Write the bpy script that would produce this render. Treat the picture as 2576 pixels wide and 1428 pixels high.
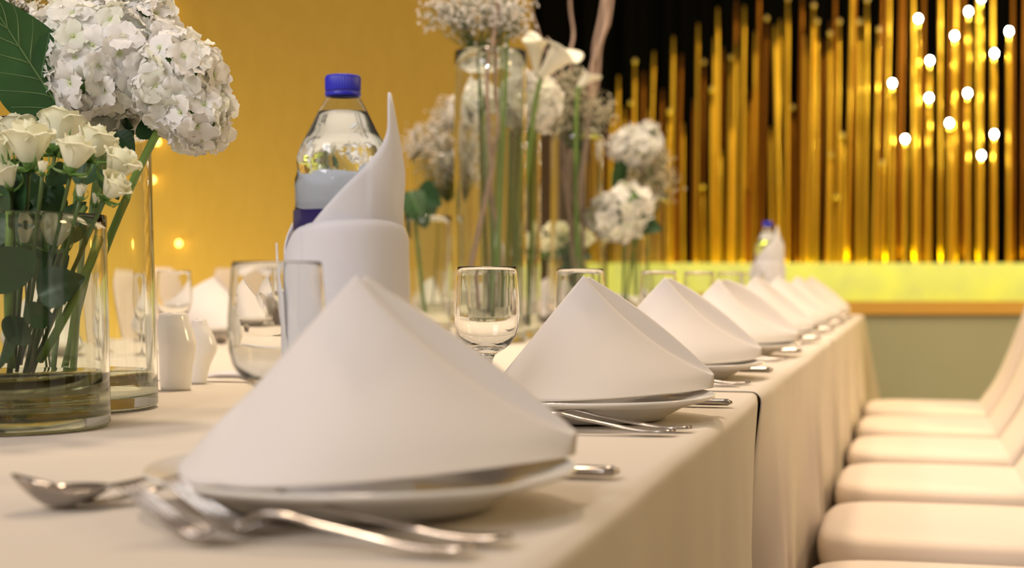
import bpy, math, random
from mathutils import Vector, Matrix, Euler
R = math.radians
for o in list(bpy.data.objects):
    bpy.data.objects.remove(o)
SC = bpy.context.scene
COL = SC.collection
rnd = random.Random(7)
F = 3844.0            # focal length in pixels of the 2576 wide frame
HZ = 695.0            # horizon row
CAMZ = 0.90
TZ = 0.755            # table (cloth) height

# ------------------------------------------------------------------ camera
cam = bpy.data.cameras.new('camera')
cam.lens = F / 2576.0 * 36.0
cam.sensor_width = 36.0
cam.clip_start = 0.05
cam.dof.use_dof = True
cam.dof.focus_distance = 1.62
cam.dof.aperture_fstop = 5.0
camo = bpy.data.objects.new('camera', cam)
COL.objects.link(camo)
camo.location = (0, 0, CAMZ)
camo.rotation_euler = (R(90) - math.atan(19.0 / F), 0, 0)
SC.camera = camo

# ------------------------------------------------------------------ world, lamps, exposure
w = bpy.data.worlds.new('world'); SC.world = w; w.use_nodes = True
w.node_tree.nodes['Background'].inputs[0].default_value = (1.0, 0.77, 0.57, 1)
w.node_tree.nodes['Background'].inputs[1].default_value = 0.27

def area(name, loc, target, size, power, color, shape='DISK', size_y=None, spread=None):
    l = bpy.data.lights.new(name, 'AREA'); l.shape = shape; l.size = size
    if size_y: l.size_y = size_y
    if spread: l.spread = spread
    l.energy = power; l.color = color
    o = bpy.data.objects.new(name, l); COL.objects.link(o); o.location = loc
    d = Vector(target) - Vector(loc)
    o.rotation_euler = d.to_track_quat('-Z', 'Y').to_euler()
    return o
WARM = (1.0, 0.79, 0.58)
for (x, y, e) in [(-0.3, 2.5, 15), (0.55, 3.7, 15), (-0.9, 4.5, 15), (1.0, 5.6, 14)]:
    area('ceiling_downlight', (x, y, 3.2), (x, y, 0), 0.35, e, WARM, spread=R(115))
area('ceiling_downlight', (1.9, 3.2, 3.2), (1.9, 3.2, 0), 0.4, 9, (1.0, 0.76, 0.52), spread=R(120))
area('front_fill', (-1.9, -0.6, 2.9), (-0.2, 2.6, 0.9), 1.2, 14, (1.0, 0.91, 0.90), 'SQUARE', spread=R(90))  # added soft fill out of view, brightens the faces turned to the camera
for z in (2.35, 2.0):
    area('track_spot', (-0.75, -1.4, z), (0, 2.6, 0.8), 0.05, 7, (0.95, 0.97, 1.0))
area('wall_washer', (-2.2, 6.5, 0.2), (-1.6, 7.7, 1.2), 1.8, 27, (1.0, 0.82, 0.45), 'RECTANGLE', 0.25)
area('stage_uplight', (2.0, 8.40, 0.80), (2.0, 8.66, 2.2), 4.6, 45, (1.0, 0.93, 0.03), 'RECTANGLE', 0.10)
area('stage_warm_spot', (3.4, 6.2, 3.4), (2.1, 8.7, 1.6), 0.5, 20, (1.0, 0.66, 0.22))
area('side_screen_spot', (3.6, 3.4, 3.3), (5.4, 4.2, 1.2), 0.6, 160, (1.0, 0.72, 0.26))
area('side_warm_spot', (4.6, 1.2, 2.7), (0.6, 2.6, 0.6), 0.8, 50, (1.0, 0.74, 0.36))

area('stage_spill', (2.2, 8.0, 0.5), (1.35, 6.0, 0.5), 1.2, 11, (1.0, 0.86, 0.05), 'RECTANGLE', 0.1)

SC.view_settings.view_transform = 'Standard'
SC.view_settings.look = 'None'
SC.view_settings.gamma = 1.0
SC.view_settings.use_curve_mapping = False
SC.view_settings.exposure = 0.22
SC.cycles.max_bounces = 20
SC.cycles.transmission_bounces = 18
SC.cycles.transparent_max_bounces = 16
SC.cycles.glossy_bounces = 8
SC.cycles.sample_clamp_indirect = 4.0
SC.cycles.blur_glossy = 0.6

# ------------------------------------------------------------------ materials
MATS = {}
def mat(name, color, rough=0.5, metal=0.0, bump=0.0, bscale=200.0, var=0.0, vscale=5.0, spec=0.5,
        transl=0.0, emit=None, estr=0.0, sheen=0.0):
    if name in MATS: return MATS[name]
    m = bpy.data.materials.new(name); m.use_nodes = True
    nt = m.node_tree; n = nt.nodes; L = nt.links
    p = n['Principled BSDF']
    p.inputs['Base Color'].default_value = (*color, 1)
    p.inputs['Roughness'].default_value = rough
    p.inputs['Metallic'].default_value = metal
    p.inputs['Specular IOR Level'].default_value = spec
    if sheen: p.inputs['Sheen Weight'].default_value = sheen
    if emit:
        p.inputs['Emission Color'].default_value = (*emit, 1)
        p.inputs['Emission Strength'].default_value = estr
    tc = n.new('ShaderNodeTexCoord')
    if var:
        nz = n.new('ShaderNodeTexNoise'); nz.inputs['Scale'].default_value = vscale
        nz.inputs['Detail'].default_value = 4
        L.new(tc.outputs['Object'], nz.inputs['Vector'])
        mx = n.new('ShaderNodeMix'); mx.data_type = 'RGBA'
        mx.inputs['A'].default_value = (*[c * (1 - var) for c in color], 1)
        mx.inputs['B'].default_value = (*[min(1, c * (1 + var)) for c in color], 1)
        L.new(nz.outputs['Fac'], mx.inputs['Factor'])
        L.new(mx.outputs['Result'], p.inputs['Base Color'])
    if bump:
        nb = n.new('ShaderNodeTexNoise'); nb.inputs['Scale'].default_value = bscale
        L.new(tc.outputs['Object'], nb.inputs['Vector'])
        b = n.new('ShaderNodeBump'); b.inputs['Strength'].default_value = bump
        b.inputs['Distance'].default_value = 0.001
        L.new(nb.outputs['Fac'], b.inputs['Height'])
        L.new(b.outputs['Normal'], p.inputs['Normal'])
    if transl:
        t = n.new('ShaderNodeBsdfTranslucent'); t.inputs[0].default_value = (*color, 1)
        ms = n.new('ShaderNodeMixShader'); ms.inputs[0].default_value = transl
        L.new(p.outputs[0], ms.inputs[1]); L.new(t.outputs[0], ms.inputs[2])
        L.new(ms.outputs[0], n['Material Output'].inputs['Surface'])
    MATS[name] = m
    return m

def glass(name, color=(1, 1, 1), ior=1.45, rough=0.0, absorb=None, dens=0.0):
    if name in MATS: return MATS[name]
    m = bpy.data.materials.new(name); m.use_nodes = True
    nt = m.node_tree; n = nt.nodes; L = nt.links
    n.remove(n['Principled BSDF'])
    g = n.new('ShaderNodeBsdfGlass')
    g.inputs['Color'].default_value = (*color, 1)
    g.inputs['Roughness'].default_value = rough
    g.inputs['IOR'].default_value = ior
    L.new(g.outputs[0], n['Material Output'].inputs['Surface'])
    if absorb:
        a = n.new('ShaderNodeVolumeAbsorption'); a.inputs[0].default_value = (*absorb, 1)
        a.inputs[1].default_value = dens
        L.new(a.outputs[0], n['Material Output'].inputs['Volume'])
    MATS[name] = m
    return m

M_CLOTH = mat('table_linen', (0.80, 0.73, 0.63), 0.85, bump=0.15, bscale=900, spec=0.15, transl=0.18)
M_NAP = mat('napkin_linen', (0.83, 0.785, 0.75), 0.7, bump=0.12, bscale=1200, spec=0.2, transl=0.12)
M_WRAP = mat('wrap_linen', (0.92, 0.92, 0.95), 0.7, bump=0.12, bscale=1200, spec=0.2, transl=0.42)
M_CHAIR = mat('spandex_cover', (0.80, 0.69, 0.58), 0.7, spec=0.2, sheen=0.1)
M_PORC = mat('porcelain', (0.84, 0.82, 0.77), 0.12, spec=0.6)
M_STEEL = mat('cutlery_steel', (0.44, 0.40, 0.36), 0.15, metal=1.0)
M_BOWL = mat('hammered_steel', (0.62, 0.58, 0.53), 0.32, metal=1.0, bump=0.5, bscale=60)
M_GLASS = glass('clear_glass', (0.985, 0.99, 0.985), 1.48)
M_VGLASS = glass('vase_glass', (0.97, 0.98, 0.96), 1.45)
M_WATER = glass('vase_water', (0.97, 0.98, 0.94), 1.33)
M_PET = glass('bottle_plastic', (0.97, 0.985, 1.0), 1.40)
M_BWATER = glass('bottle_water', (0.93, 0.97, 1.0), 1.33)
M_CAP = mat('cap_plastic', (0.02, 0.025, 0.50), 0.35)
M_LABEL = mat('label_film', (0.015, 0.008, 0.09), 0.25)
M_GREEN = mat('stem_green', (0.16, 0.27, 0.055), 0.5, var=0.3, vscale=20)
M_DSTEM = mat('dark_stem', (0.06, 0.105, 0.025), 0.5, var=0.3, vscale=20)
M_BLEAF = mat('broad_leaf', (0.035, 0.115, 0.035), 0.4, var=0.35, vscale=18, transl=0.1)
M_DGREEN = mat('leaf_green', (0.022, 0.075, 0.022), 0.45, var=0.4, vscale=30, transl=0.08)
M_SEPAL = mat('sepal_green', (0.12, 0.24, 0.05), 0.5, var=0.3, vscale=40, transl=0.1)
M_ROSE = mat('rose_petal', (0.86, 0.86, 0.66), 0.55, var=0.06, vscale=25, transl=0.22, spec=0.2)
M_CALLA = mat('calla_spathe', (0.88, 0.86, 0.72), 0.4, transl=0.2)
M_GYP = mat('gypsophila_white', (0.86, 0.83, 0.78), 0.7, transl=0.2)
M_TWIG = mat('twig_bark', (0.42, 0.30, 0.23), 0.7, var=0.3, vscale=40)
M_GOLD = mat('gold_pole', (0.90, 0.58, 0.05), 0.28, metal=1.0, bump=1.0, bscale=45)
M_BULB = mat('bulb_lit', (1, 1, 1), 0.4, emit=(1.0, 0.93, 0.78), estr=110)
M_BULBOFF = mat('bulb_unlit', (0.8, 0.6, 0.2), 0.3)
M_CARPET = mat('carpet', (0.12, 0.085, 0.05), 0.95, bump=0.5, bscale=300, var=0.2, vscale=3)
M_BLACK = mat('black_drape', (0.004, 0.004, 0.004), 0.9, spec=0.05)
M_WOOD = mat('plywood', (0.35, 0.22, 0.11), 0.6, var=0.2, vscale=8)
M_LEG = mat('dark_metal', (0.05, 0.05, 0.05), 0.4, metal=1.0)
M_SKIRT = mat('stage_skirt', (0.50, 0.53, 0.42), 0.8, var=0.08, vscale=2)
M_BROWN = mat('brown_panel', (0.075, 0.042, 0.014), 0.7)
M_LEDGE = mat('ledge_gold', (0.85, 0.50, 0.11), 0.55)

M_DGOLD = mat('dark_gold_pole', (0.38, 0.16, 0.02), 0.35, metal=1.0, bump=1.0, bscale=45)  # darker, browner gold, mostly for the poles farther back
def hyd_mat():
    m = bpy.data.materials.new('hydrangea_petal'); m.use_nodes = True
    nt = m.node_tree; n = nt.nodes; L = nt.links; p = n['Principled BSDF']
    p.inputs['Roughness'].default_value = 0.6; p.inputs['Specular IOR Level'].default_value = 0.2
    tc = n.new('ShaderNodeTexCoord'); ln = n.new('ShaderNodeVectorMath'); ln.operation = 'LENGTH'
    L.new(tc.outputs['Object'], ln.inputs[0])
    cr = n.new('ShaderNodeMapRange'); cr.inputs[1].default_value = 0.0012; cr.inputs[2].default_value = 0.0055
    L.new(ln.outputs['Value'], cr.inputs[0])
    oi = n.new('ShaderNodeObjectInfo'); mr = n.new('ShaderNodeMix'); mr.data_type = 'RGBA'
    mr.inputs['A'].default_value = (0.93, 0.92, 0.90, 1); mr.inputs['B'].default_value = (0.86, 0.88, 0.74, 1)
    pw = n.new('ShaderNodeMath'); pw.operation = 'POWER'; pw.inputs[1].default_value = 3
    L.new(oi.outputs['Random'], pw.inputs[0]); L.new(pw.outputs[0], mr.inputs['Factor'])
    mx = n.new('ShaderNodeMix'); mx.data_type = 'RGBA'; mx.inputs['A'].default_value = (0.60, 0.70, 0.32, 1)
    L.new(cr.outputs[0], mx.inputs['Factor']); L.new(mr.outputs['Result'], mx.inputs['B'])
    L.new(mx.outputs['Result'], p.inputs['Base Color'])
    t = n.new('ShaderNodeBsdfTranslucent'); L.new(mx.outputs['Result'], t.inputs[0])
    ms = n.new('ShaderNodeMixShader'); ms.inputs[0].default_value = 0.32
    L.new(p.outputs[0], ms.inputs[1]); L.new(t.outputs[0], ms.inputs[2])
    L.new(ms.outputs[0], n['Material Output'].inputs['Surface'])
    return m
M_HYD = hyd_mat()

def fabric_wall_mat():
    m = bpy.data.materials.new('gold_fabric'); m.use_nodes = True
    nt = m.node_tree; n = nt.nodes; L = nt.links; p = n['Principled BSDF']
    p.inputs['Roughness'].default_value = 0.6; p.inputs['Specular IOR Level'].default_value = 0.3
    tc = n.new('ShaderNodeTexCoord'); mp = n.new('ShaderNodeMapping')
    mp.inputs['Scale'].default_value = (60, 60, 9); L.new(tc.outputs['Object'], mp.inputs[0])
    nz = n.new('ShaderNodeTexNoise'); nz.inputs['Scale'].default_value = 1.2; nz.inputs['Detail'].default_value = 6
    L.new(mp.outputs[0], nz.inputs[0])
    mx = n.new('ShaderNodeMix'); mx.data_type = 'RGBA'
    mx.inputs['A'].default_value = (0.56, 0.36, 0.055, 1); mx.inputs['B'].default_value = (0.68, 0.46, 0.085, 1)
    L.new(nz.outputs['Fac'], mx.inputs['Factor']); L.new(mx.outputs['Result'], p.inputs['Base Color'])
    return m
M_WALL = fabric_wall_mat()

def fascia_mat():
    m = bpy.data.materials.new('backlit_fabric'); m.use_nodes = True
    nt = m.node_tree; n = nt.nodes; L = nt.links; p = n['Principled BSDF']
    p.inputs['Roughness'].default_value = 0.7
    p.inputs['Base Color'].default_value = (0.22, 0.22, 0.10, 1)
    tc = n.new('ShaderNodeTexCoord'); nz = n.new('ShaderNodeTexNoise'); nz.inputs['Scale'].default_value = 5
    nz.inputs['Detail'].default_value = 3
    L.new(tc.outputs['Object'], nz.inputs[0])
    mx = n.new('ShaderNodeMix'); mx.data_type = 'RGBA'
    mx.inputs['A'].default_value = (0.50, 0.47, 0.14, 1); mx.inputs['B'].default_value = (0.98, 0.90, 0.05, 1)
    L.new(nz.outputs['Fac'], mx.inputs['Factor'])
    L.new(mx.outputs['Result'], p.inputs['Emission Color']); p.inputs['Emission Strength'].default_value = 0.86
    return m
M_FASCIA = fascia_mat()

# ------------------------------------------------------------------ mesh helpers
class MB:
    def __init__(s): s.v = []; s.f = []
    def add(s, v, f):
        k = len(s.v); s.v += [tuple(p) for p in v]; s.f += [tuple(i + k for i in q) for q in f]
        return s
    def grid(s, fn, nu, nv, closeu=False):
        k = len(s.v)
        for i in range(nu):
            for j in range(nv):
                s.v.append(tuple(fn(i / (nu if closeu else nu - 1), j / (nv - 1))))
        for i in range(nu if closeu else nu - 1):
            for j in range(nv - 1):
                a = k + i * nv + j; b = k + ((i + 1) % nu) * nv + j
                s.f.append((a, b, b + 1, a + 1))
        return s
    def lathe(s, prof, n=48, closed=True, cx=0, cy=0, mod=None):
        """prof = [(r,z)...]; first and last radius 0 makes a closed skin"""
        k = len(s.v); ids = []
        for (r, z) in prof:
            if r < 1e-6:
                ids.append([len(s.v)] * n); s.v.append((cx, cy, z))
            else:
                row = []
                for i in range(n):
                    a = 2 * math.pi * i / n
                    rr = r if mod is None else mod(r, z, a)
                    row.append(len(s.v)); s.v.append((cx + rr * math.cos(a), cy + rr * math.sin(a), z))
                ids.append(row)
        for a, b in zip(ids[:-1], ids[1:]):
            for i in range(n):
                j = (i + 1) % n
                q = [a[i], a[j], b[j], b[i]]
                q2 = []
                for t in q:
                    if t not in q2: q2.append(t)
                if len(q2) > 2: s.f.append(tuple(q2))
        return s
    def tube(s, pts, rad, n=8, cap=True, flat=1.0):
        pts = [Vector(p) for p in pts]; m = len(pts)
        if not hasattr(rad, '__len__'): rad = [rad] * m
        k = len(s.v); up = Vector((0.13, 0.22, 1)).normalized(); prev = None
        for i, p in enumerate(pts):
            d = (pts[min(i + 1, m - 1)] - pts[max(i - 1, 0)])
            d = d.normalized() if d.length > 1e-9 else Vector((0, 0, 1))
            if prev is None:
                x = d.cross(up)
                if x.length < 0.1: x = d.cross(Vector((1, 0, 0)))
                x.normalize()
            else:
                x = (prev - d * prev.dot(d))
                x = x.normalized() if x.length > 1e-6 else prev
            prev = x; y = d.cross(x)
            for j in range(n):
                a = 2 * math.pi * j / n
                s.v.append(tuple(p + (x * math.cos(a) + y * math.sin(a) * flat) * rad[i]))
        for i in range(m - 1):
            for j in range(n):
                a = k + i * n + j; b = k + i * n + (j + 1) % n
                s.f.append((a, b, b + n, a + n))
        if cap:
            s.f.append(tuple(k + j for j in reversed(range(n))))
            s.f.append(tuple(k + (m - 1) * n + j for j in range(n)))
        return s
    def box(s, x0, x1, y0, y1, z0, z1):
        v = [(x, y, z) for x in (x0, x1) for y in (y0, y1) for z in (z0, z1)]
        f = [(0, 1, 3, 2), (4, 6, 7, 5), (0, 4, 5, 1), (2, 3, 7, 6), (0, 2, 6, 4), (1, 5, 7, 3)]
        return s.add(v, f)
    def mesh(s, name, m, smooth=True):
        me = bpy.data.meshes.new(name); me.from_pydata(s.v, [], s.f); me.update()
        me.materials.append(m)
        if smooth: me.polygons.foreach_set('use_smooth', [True] * len(me.polygons))
        return me
    def build(s, name, m, parent=None, smooth=True, fixn=False):
        me = s.mesh(name, m, smooth)
        if fixn:
            import bmesh
            b = bmesh.new(); b.from_mesh(me); bmesh.ops.recalc_face_normals(b, faces=b.faces); b.to_mesh(me); b.free()
        return link(name, me, parent)

def link(name, me, parent=None):
    o = bpy.data.objects.new(name, me); COL.objects.link(o)
    if parent: o.parent = parent
    return o
def thing(name, label, cat, loc=(0, 0, 0), rz=0.0, group=None):
    o = bpy.data.objects.new(name, None); COL.objects.link(o); o.empty_display_size = 0.05
    o.location = loc; o.rotation_euler = (0, 0, rz)
    return tag(o, label, cat, group)
def tag(o, label=None, cat=None, group=None, kind=None):
    if label: o['label'] = label
    if cat: o['category'] = cat
    if group: o['group'] = group
    if kind: o['kind'] = kind
    return o
def copy_tree(o, parent=None):
    c = o.copy(); COL.objects.link(c); c.parent = parent
    for ch in KIDS(o): copy_tree(ch, c)
    return c
def KIDS(o): return list(o.children)
def mod(o, kind, **kw):
    m = o.modifiers.new(kind.lower(), kind)
    for k, v in kw.items(): setattr(m, k, v)
    return m
def lerp(a, b, t): return a + (b - a) * t
def interp(tab, x):
    """monotone cubic through the table points"""
    if x <= tab[0][0]: return tab[0][1]
    if x >= tab[-1][0]: return tab[-1][1]
    n = len(tab)
    for i in range(n - 1):
        if x <= tab[i + 1][0]: break
    def sec(k): return (tab[k + 1][1] - tab[k][1]) / (tab[k + 1][0] - tab[k][0])
    def tan(k):
        if k == 0: return sec(0)
        if k == n - 1: return sec(n - 2)
        a, b = sec(k - 1), sec(k)
        return 0.0 if a * b <= 0 else 2 * a * b / (a + b)
    h = tab[i + 1][0] - tab[i][0]; t = (x - tab[i][0]) / h
    m0, m1 = tan(i) * h, tan(i + 1) * h; y0, y1 = tab[i][1], tab[i + 1][1]
    return y0 * (2 * t ** 3 - 3 * t * t + 1) + m0 * (t ** 3 - 2 * t * t + t) + y1 * (-2 * t ** 3 + 3 * t * t) + m1 * (t ** 3 - t * t)
def at(px, py, y):
    return Vector(((px - 1288) * y / F, y, CAMZ - (py - HZ) * y / F))
def bez(p0, p1, p2, t): return p0 * (1 - t) ** 2 + p1 * 2 * t * (1 - t) + p2 * t * t
def thru(p0, pm, p2, t):    # quadratic through pm at t=.5
    return bez(p0, pm * 2 - (p0 + p2) * 0.5, p2, t)

# table frame: t along the table (away), s across from the near (right-hand) edge
TH = math.atan(0.263); CT, ST = math.cos(TH), math.sin(TH)
def TP(t, s, z=0.0): return Vector((-0.190 + t * ST - s * CT, t * CT + s * ST, z))
TW = 1.66
T_ENDS = [(-0.35, 1.975), (1.98, 3.72), (3.725, 6.02)]

# ------------------------------------------------------------------ the setting
tag(MB().box(-7, 7, -3, 11, -0.05, 0).build('floor', M_CARPET, smooth=False), kind='structure')
tag(MB().box(-7, 0.105, 7.7, 7.82, 0, 3.6).build('wall_left', M_WALL, smooth=False), kind='structure')
tag(MB().box(0.107, 0.30, 7.62, 7.86, 0, 1.72).build('trim_1', M_BROWN, smooth=False), kind='structure')
def drape(u, v):
    x = lerp(-1.5, 6.8, u)
    return (x, 10.2 + 0.05 * math.sin(x * 21) + 0.03 * math.sin(x * 47 + 1), lerp(0, 4.5, v))
bd = MB().grid(drape, 400, 3); tag(bd.build('wall_back', M_BLACK), kind='structure')
tag(MB().box(6.9, 7.0, -3, 11, 0, 3.6).build('wall_right', M_BROWN, smooth=False), kind='structure')

M_SPARK = mat('wall_spark', (1, .7, .2), 0.4, emit=(1.0, 0.62, 0.12), estr=9)  # small emissive beads set just off the gold wall
for i, (px, py, lab) in enumerate([(415, 18, 'at the top edge of the photo'), (418, 62, 'second from the top'), (396, 80, 'just left of the second'), (396, 357, 'below the drooping hydrangea'), (384, 452, 'beside the tall vase edge'), (450, 612, 'lowest, over the far-side glass')]):
    c = at(px, py, 7.66)
    b = MB().lathe([(0, -.014), (.007, -.011), (.011, -.004), (.011, .004), (.007, .011), (0, .014)], 10).build('wall_spark', M_SPARK)
    b.location = c; tag(b, 'tiny glowing golden dot on the gold wall, ' + lab, 'lamp', 'glowing dots on the gold wall')
# stage platform with skirt, ledge and backlit fascia
SY = 8.30
stage = thing('stage_platform', 'low stage front with pale green skirt, golden ledge and glowing yellow green band', 'stage', (2.9, SY, 0))
def zrow(py, y): return CAMZ - (py - HZ) * y / F
zb0, zb1, zl = zrow(757, SY), zrow(661, SY), zrow(790, SY)
MB().box(-2.75, 3.6, 0.05, 1.7, 0, zl - 0.02).build('platform', M_WOOD, stage, smooth=False)
def skirt(u, v):
    x = lerp(-2.75, 3.6, u)
    d = 1 - v
    z = lerp(0.0, zl, v)
    return (x, -0.01 - 0.05 * d * (0.5 + 0.5 * math.sin(x * 3.1 + 1.2 * d)) - 0.02 * d * math.sin(x * 7.7), z)
sk = MB().grid(skirt, 160, 14).build('skirt', M_SKIRT, stage); mod(sk, 'SOLIDIFY', thickness=0.004)
MB().box(-2.75, 3.6, -0.05, 0.3, zl, zb0 - 0.002).build('ledge', M_LEDGE, stage, smooth=False)
def fas(u, v): return (lerp(-2.75, 3.6, u), 0.02 - 0.006 * math.sin(u * 260), lerp(zb0, zb1, v))
fo = MB().grid(fas, 300, 3).build('fascia', M_FASCIA, stage); mod(fo, 'SOLIDIFY', thickness=-0.02, offset=-1)

# ------------------------------------------------------------------ the golden poles
screen = thing('pole_screen', 'screen of slender golden poles with lit bulb tips rising from the stage', 'stage backdrop', (1.9, 8.7, 0))
PR = 0.0118
pole_meshes = {}
def pole(px0, px1, py, y, bulb=None, r=PR, m=None):
    """pole from the foot (px0) to its tip (px1, py)"""
    b = at(px0, 690, y); b.z = zb1 - 0.12; t = at(px1, py, y)
    o0 = Vector((1.9, 8.7, 0)); b -= o0; t -= o0
    n = 10; L = t - b
    mb = MB(); ph = rnd.uniform(0, 6)
    pts = [b + L * (i / n) for i in range(n + 1)]
    rad = [r * (1 + 0.06 * math.sin(ph + i * 1.9)) for i in range(n)] + [r * 0.55]
    mb.tube(pts, rad, 8)
    p = mb.build('pole', m or M_GOLD, screen)
    if bulb is not None:
        bm = pole_meshes.get('bulb_on' if bulb else 'bulb_off')
        if bm is None:
            pr = [(0, -0.014)] + [(0.0135 * math.sin(math.pi * k / 8), -0.0165 * math.cos(math.pi * k / 8)) for k in range(1, 8)] + [(0, 0.014)]
            bm = MB().lathe(pr, 10).mesh('bulb', M_BULB if bulb else M_BULBOFF)
            pole_meshes['bulb_on' if bulb else 'bulb_off'] = bm
        bo = link('bulb', bm, p); bo.location = t + Vector((0, -0.004, 0.012))
    return p
tips = [(1556, 190), (1597, 160), (1619, 180), (1645, 130), (1667, 225), (1684, 285), (1694, 92), (1714, 137), (1756, 60),
        (1770, 162), (1805, 20), (1797, 95), (1818, 120), (1838, 150), (1852, 0), (1851, 110), (1872, 15), (1928, 52),
        (1900, 80), (1910, -60), (1962, 50), (1981, 2), (2018, -30), (1718, 310), (1746, 248), (1790, 230),
        (1812, 375), (1895, 210), (1885, 255), (1993, 275), (1938, 320), (2024, 90), (1877, 475), (1768, 475),
        (1530, 320), (1541, 270), (1570, 270), (1586, 265), (1632, 275), (1700, 480), (1840, 300), (1650, 320), (1605, 330),
        (1480, 430), (1462, 470), (1444, 500), (1500, 390), (1516, 350)]
for i, (x, y) in enumerate(tips):
    d = 8.62 + 0.07 * (i % 5)
    dx = rnd.uniform(-16, 2) if y < 300 else rnd.uniform(-6, 6)
    pole(x + dx, x, y, d, bulb=(False if i % 4 == 1 else None), m=M_DGOLD if i % 5 in (2, 4) else None)
pole(1966, 1948, 65, 8.56, None, 0.014)
pole(2121, 2118, 345, 8.56, False, 0.013)
pole(1806, 1812, 375, 8.57)
led = [(2309, 53), (2400, 96), (2435, 35), (2467, 2), (2338, 158), (2537, 85), (2500, 140), (2244, 215), (2336, 252),
       (2433, 240), (2387, 315), (2276, 355), (2500, 343), (2468, 396)]
for i, (x, y) in enumerate(led):
    same = [q for q in led if abs(q[0] - x) < 5]
    pole(x + rnd.uniform(-2, 2), x, y, 8.57 - 0.00035 * y, True)
for (x, y) in [(2087, 90), (2088, 395), (2105, 500), (2218, 415), (2046, 20), (2054, 60), (2180, 5), (2160, 60), (2210, 80), (2110, 60)]:
    pole(x - rnd.uniform(0, 14), x, y, 8.60, False)
x = 2048
while x < 2960:                       # tall poles running out of the top of the picture, on beyond its right side
    for d, k in ((8.75, 0), (8.95, 13), (9.15, -9)):
        if rnd.random() < (0.62 if d < 8.8 else 0.38):
            xx = x + k + rnd.uniform(-5, 5)
            pole(xx - (18 if xx < 2300 else 2), xx + rnd.uniform(-5, 6), -rnd.uniform(60, 420) if xx > 2200 or rnd.random() < .5 else rnd.uniform(-20, 120), d, m=M_DGOLD if d > 8.8 or k == 0 and rnd.random() < .3 else None)
    x += 32
for xx in range(2600, 3300, 45):      # more of the same beyond the frame, seen in the glassware
    pole(xx, xx, rnd.uniform(-200, 300), 8.5, xx % 2 == 0)

M_GBULB = mat('golden_bulb', (1, .7, .2), 0.4, emit=(1.0, 0.56, 0.09), estr=16)
for xx in range(2660, 3700, 34):      # the bulb-studded wing of the screen just outside the frame on the right
    y = 8.45 + 0.1 * math.sin(xx); p = pole(xx, xx, rnd.uniform(-260, 120), y)
    b0 = at(xx, 300, y); mb = MB()
    for k in range(11):
        c = Vector((b0.x, b0.y - 0.02, 1.0 + .135 * k + rnd.uniform(-.04, .04))) - Vector((1.9, 8.7, 0)); e = .013
        mb.add([c + Vector(q) for q in ((e, 0, 0), (-e, 0, 0), (0, e, 0), (0, -e, 0), (0, 0, e), (0, 0, -e))],
               [(0, 2, 4), (2, 1, 4), (1, 3, 4), (3, 0, 4), (2, 0, 5), (1, 2, 5), (3, 1, 5), (0, 3, 5)])
    o = mb.build('bulb_string', M_GBULB, p); o['kind'] = 'stuff'

side = thing('pole_screen', 'second screen of golden poles beyond the right edge, glinting in the glassware', 'stage backdrop', (5.35, 4.4, 0))
for i in range(64):
    y = lerp(-2.6, 3.4, i / 63) + rnd.uniform(-.02, .02); hh = rnd.uniform(1.6, 2.7); xo = rnd.uniform(-.12, .12)
    p = MB().tube([(xo, y, 0.0), (xo + .01, y, hh * .5), (xo, y, hh)], [.020, .019, .015], 7).build('pole', M_GOLD, side)
    if i % 3 == 0:
        bo = link('bulb', pole_meshes['bulb_on'], p); bo.location = (xo, y, hh + .015)

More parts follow.
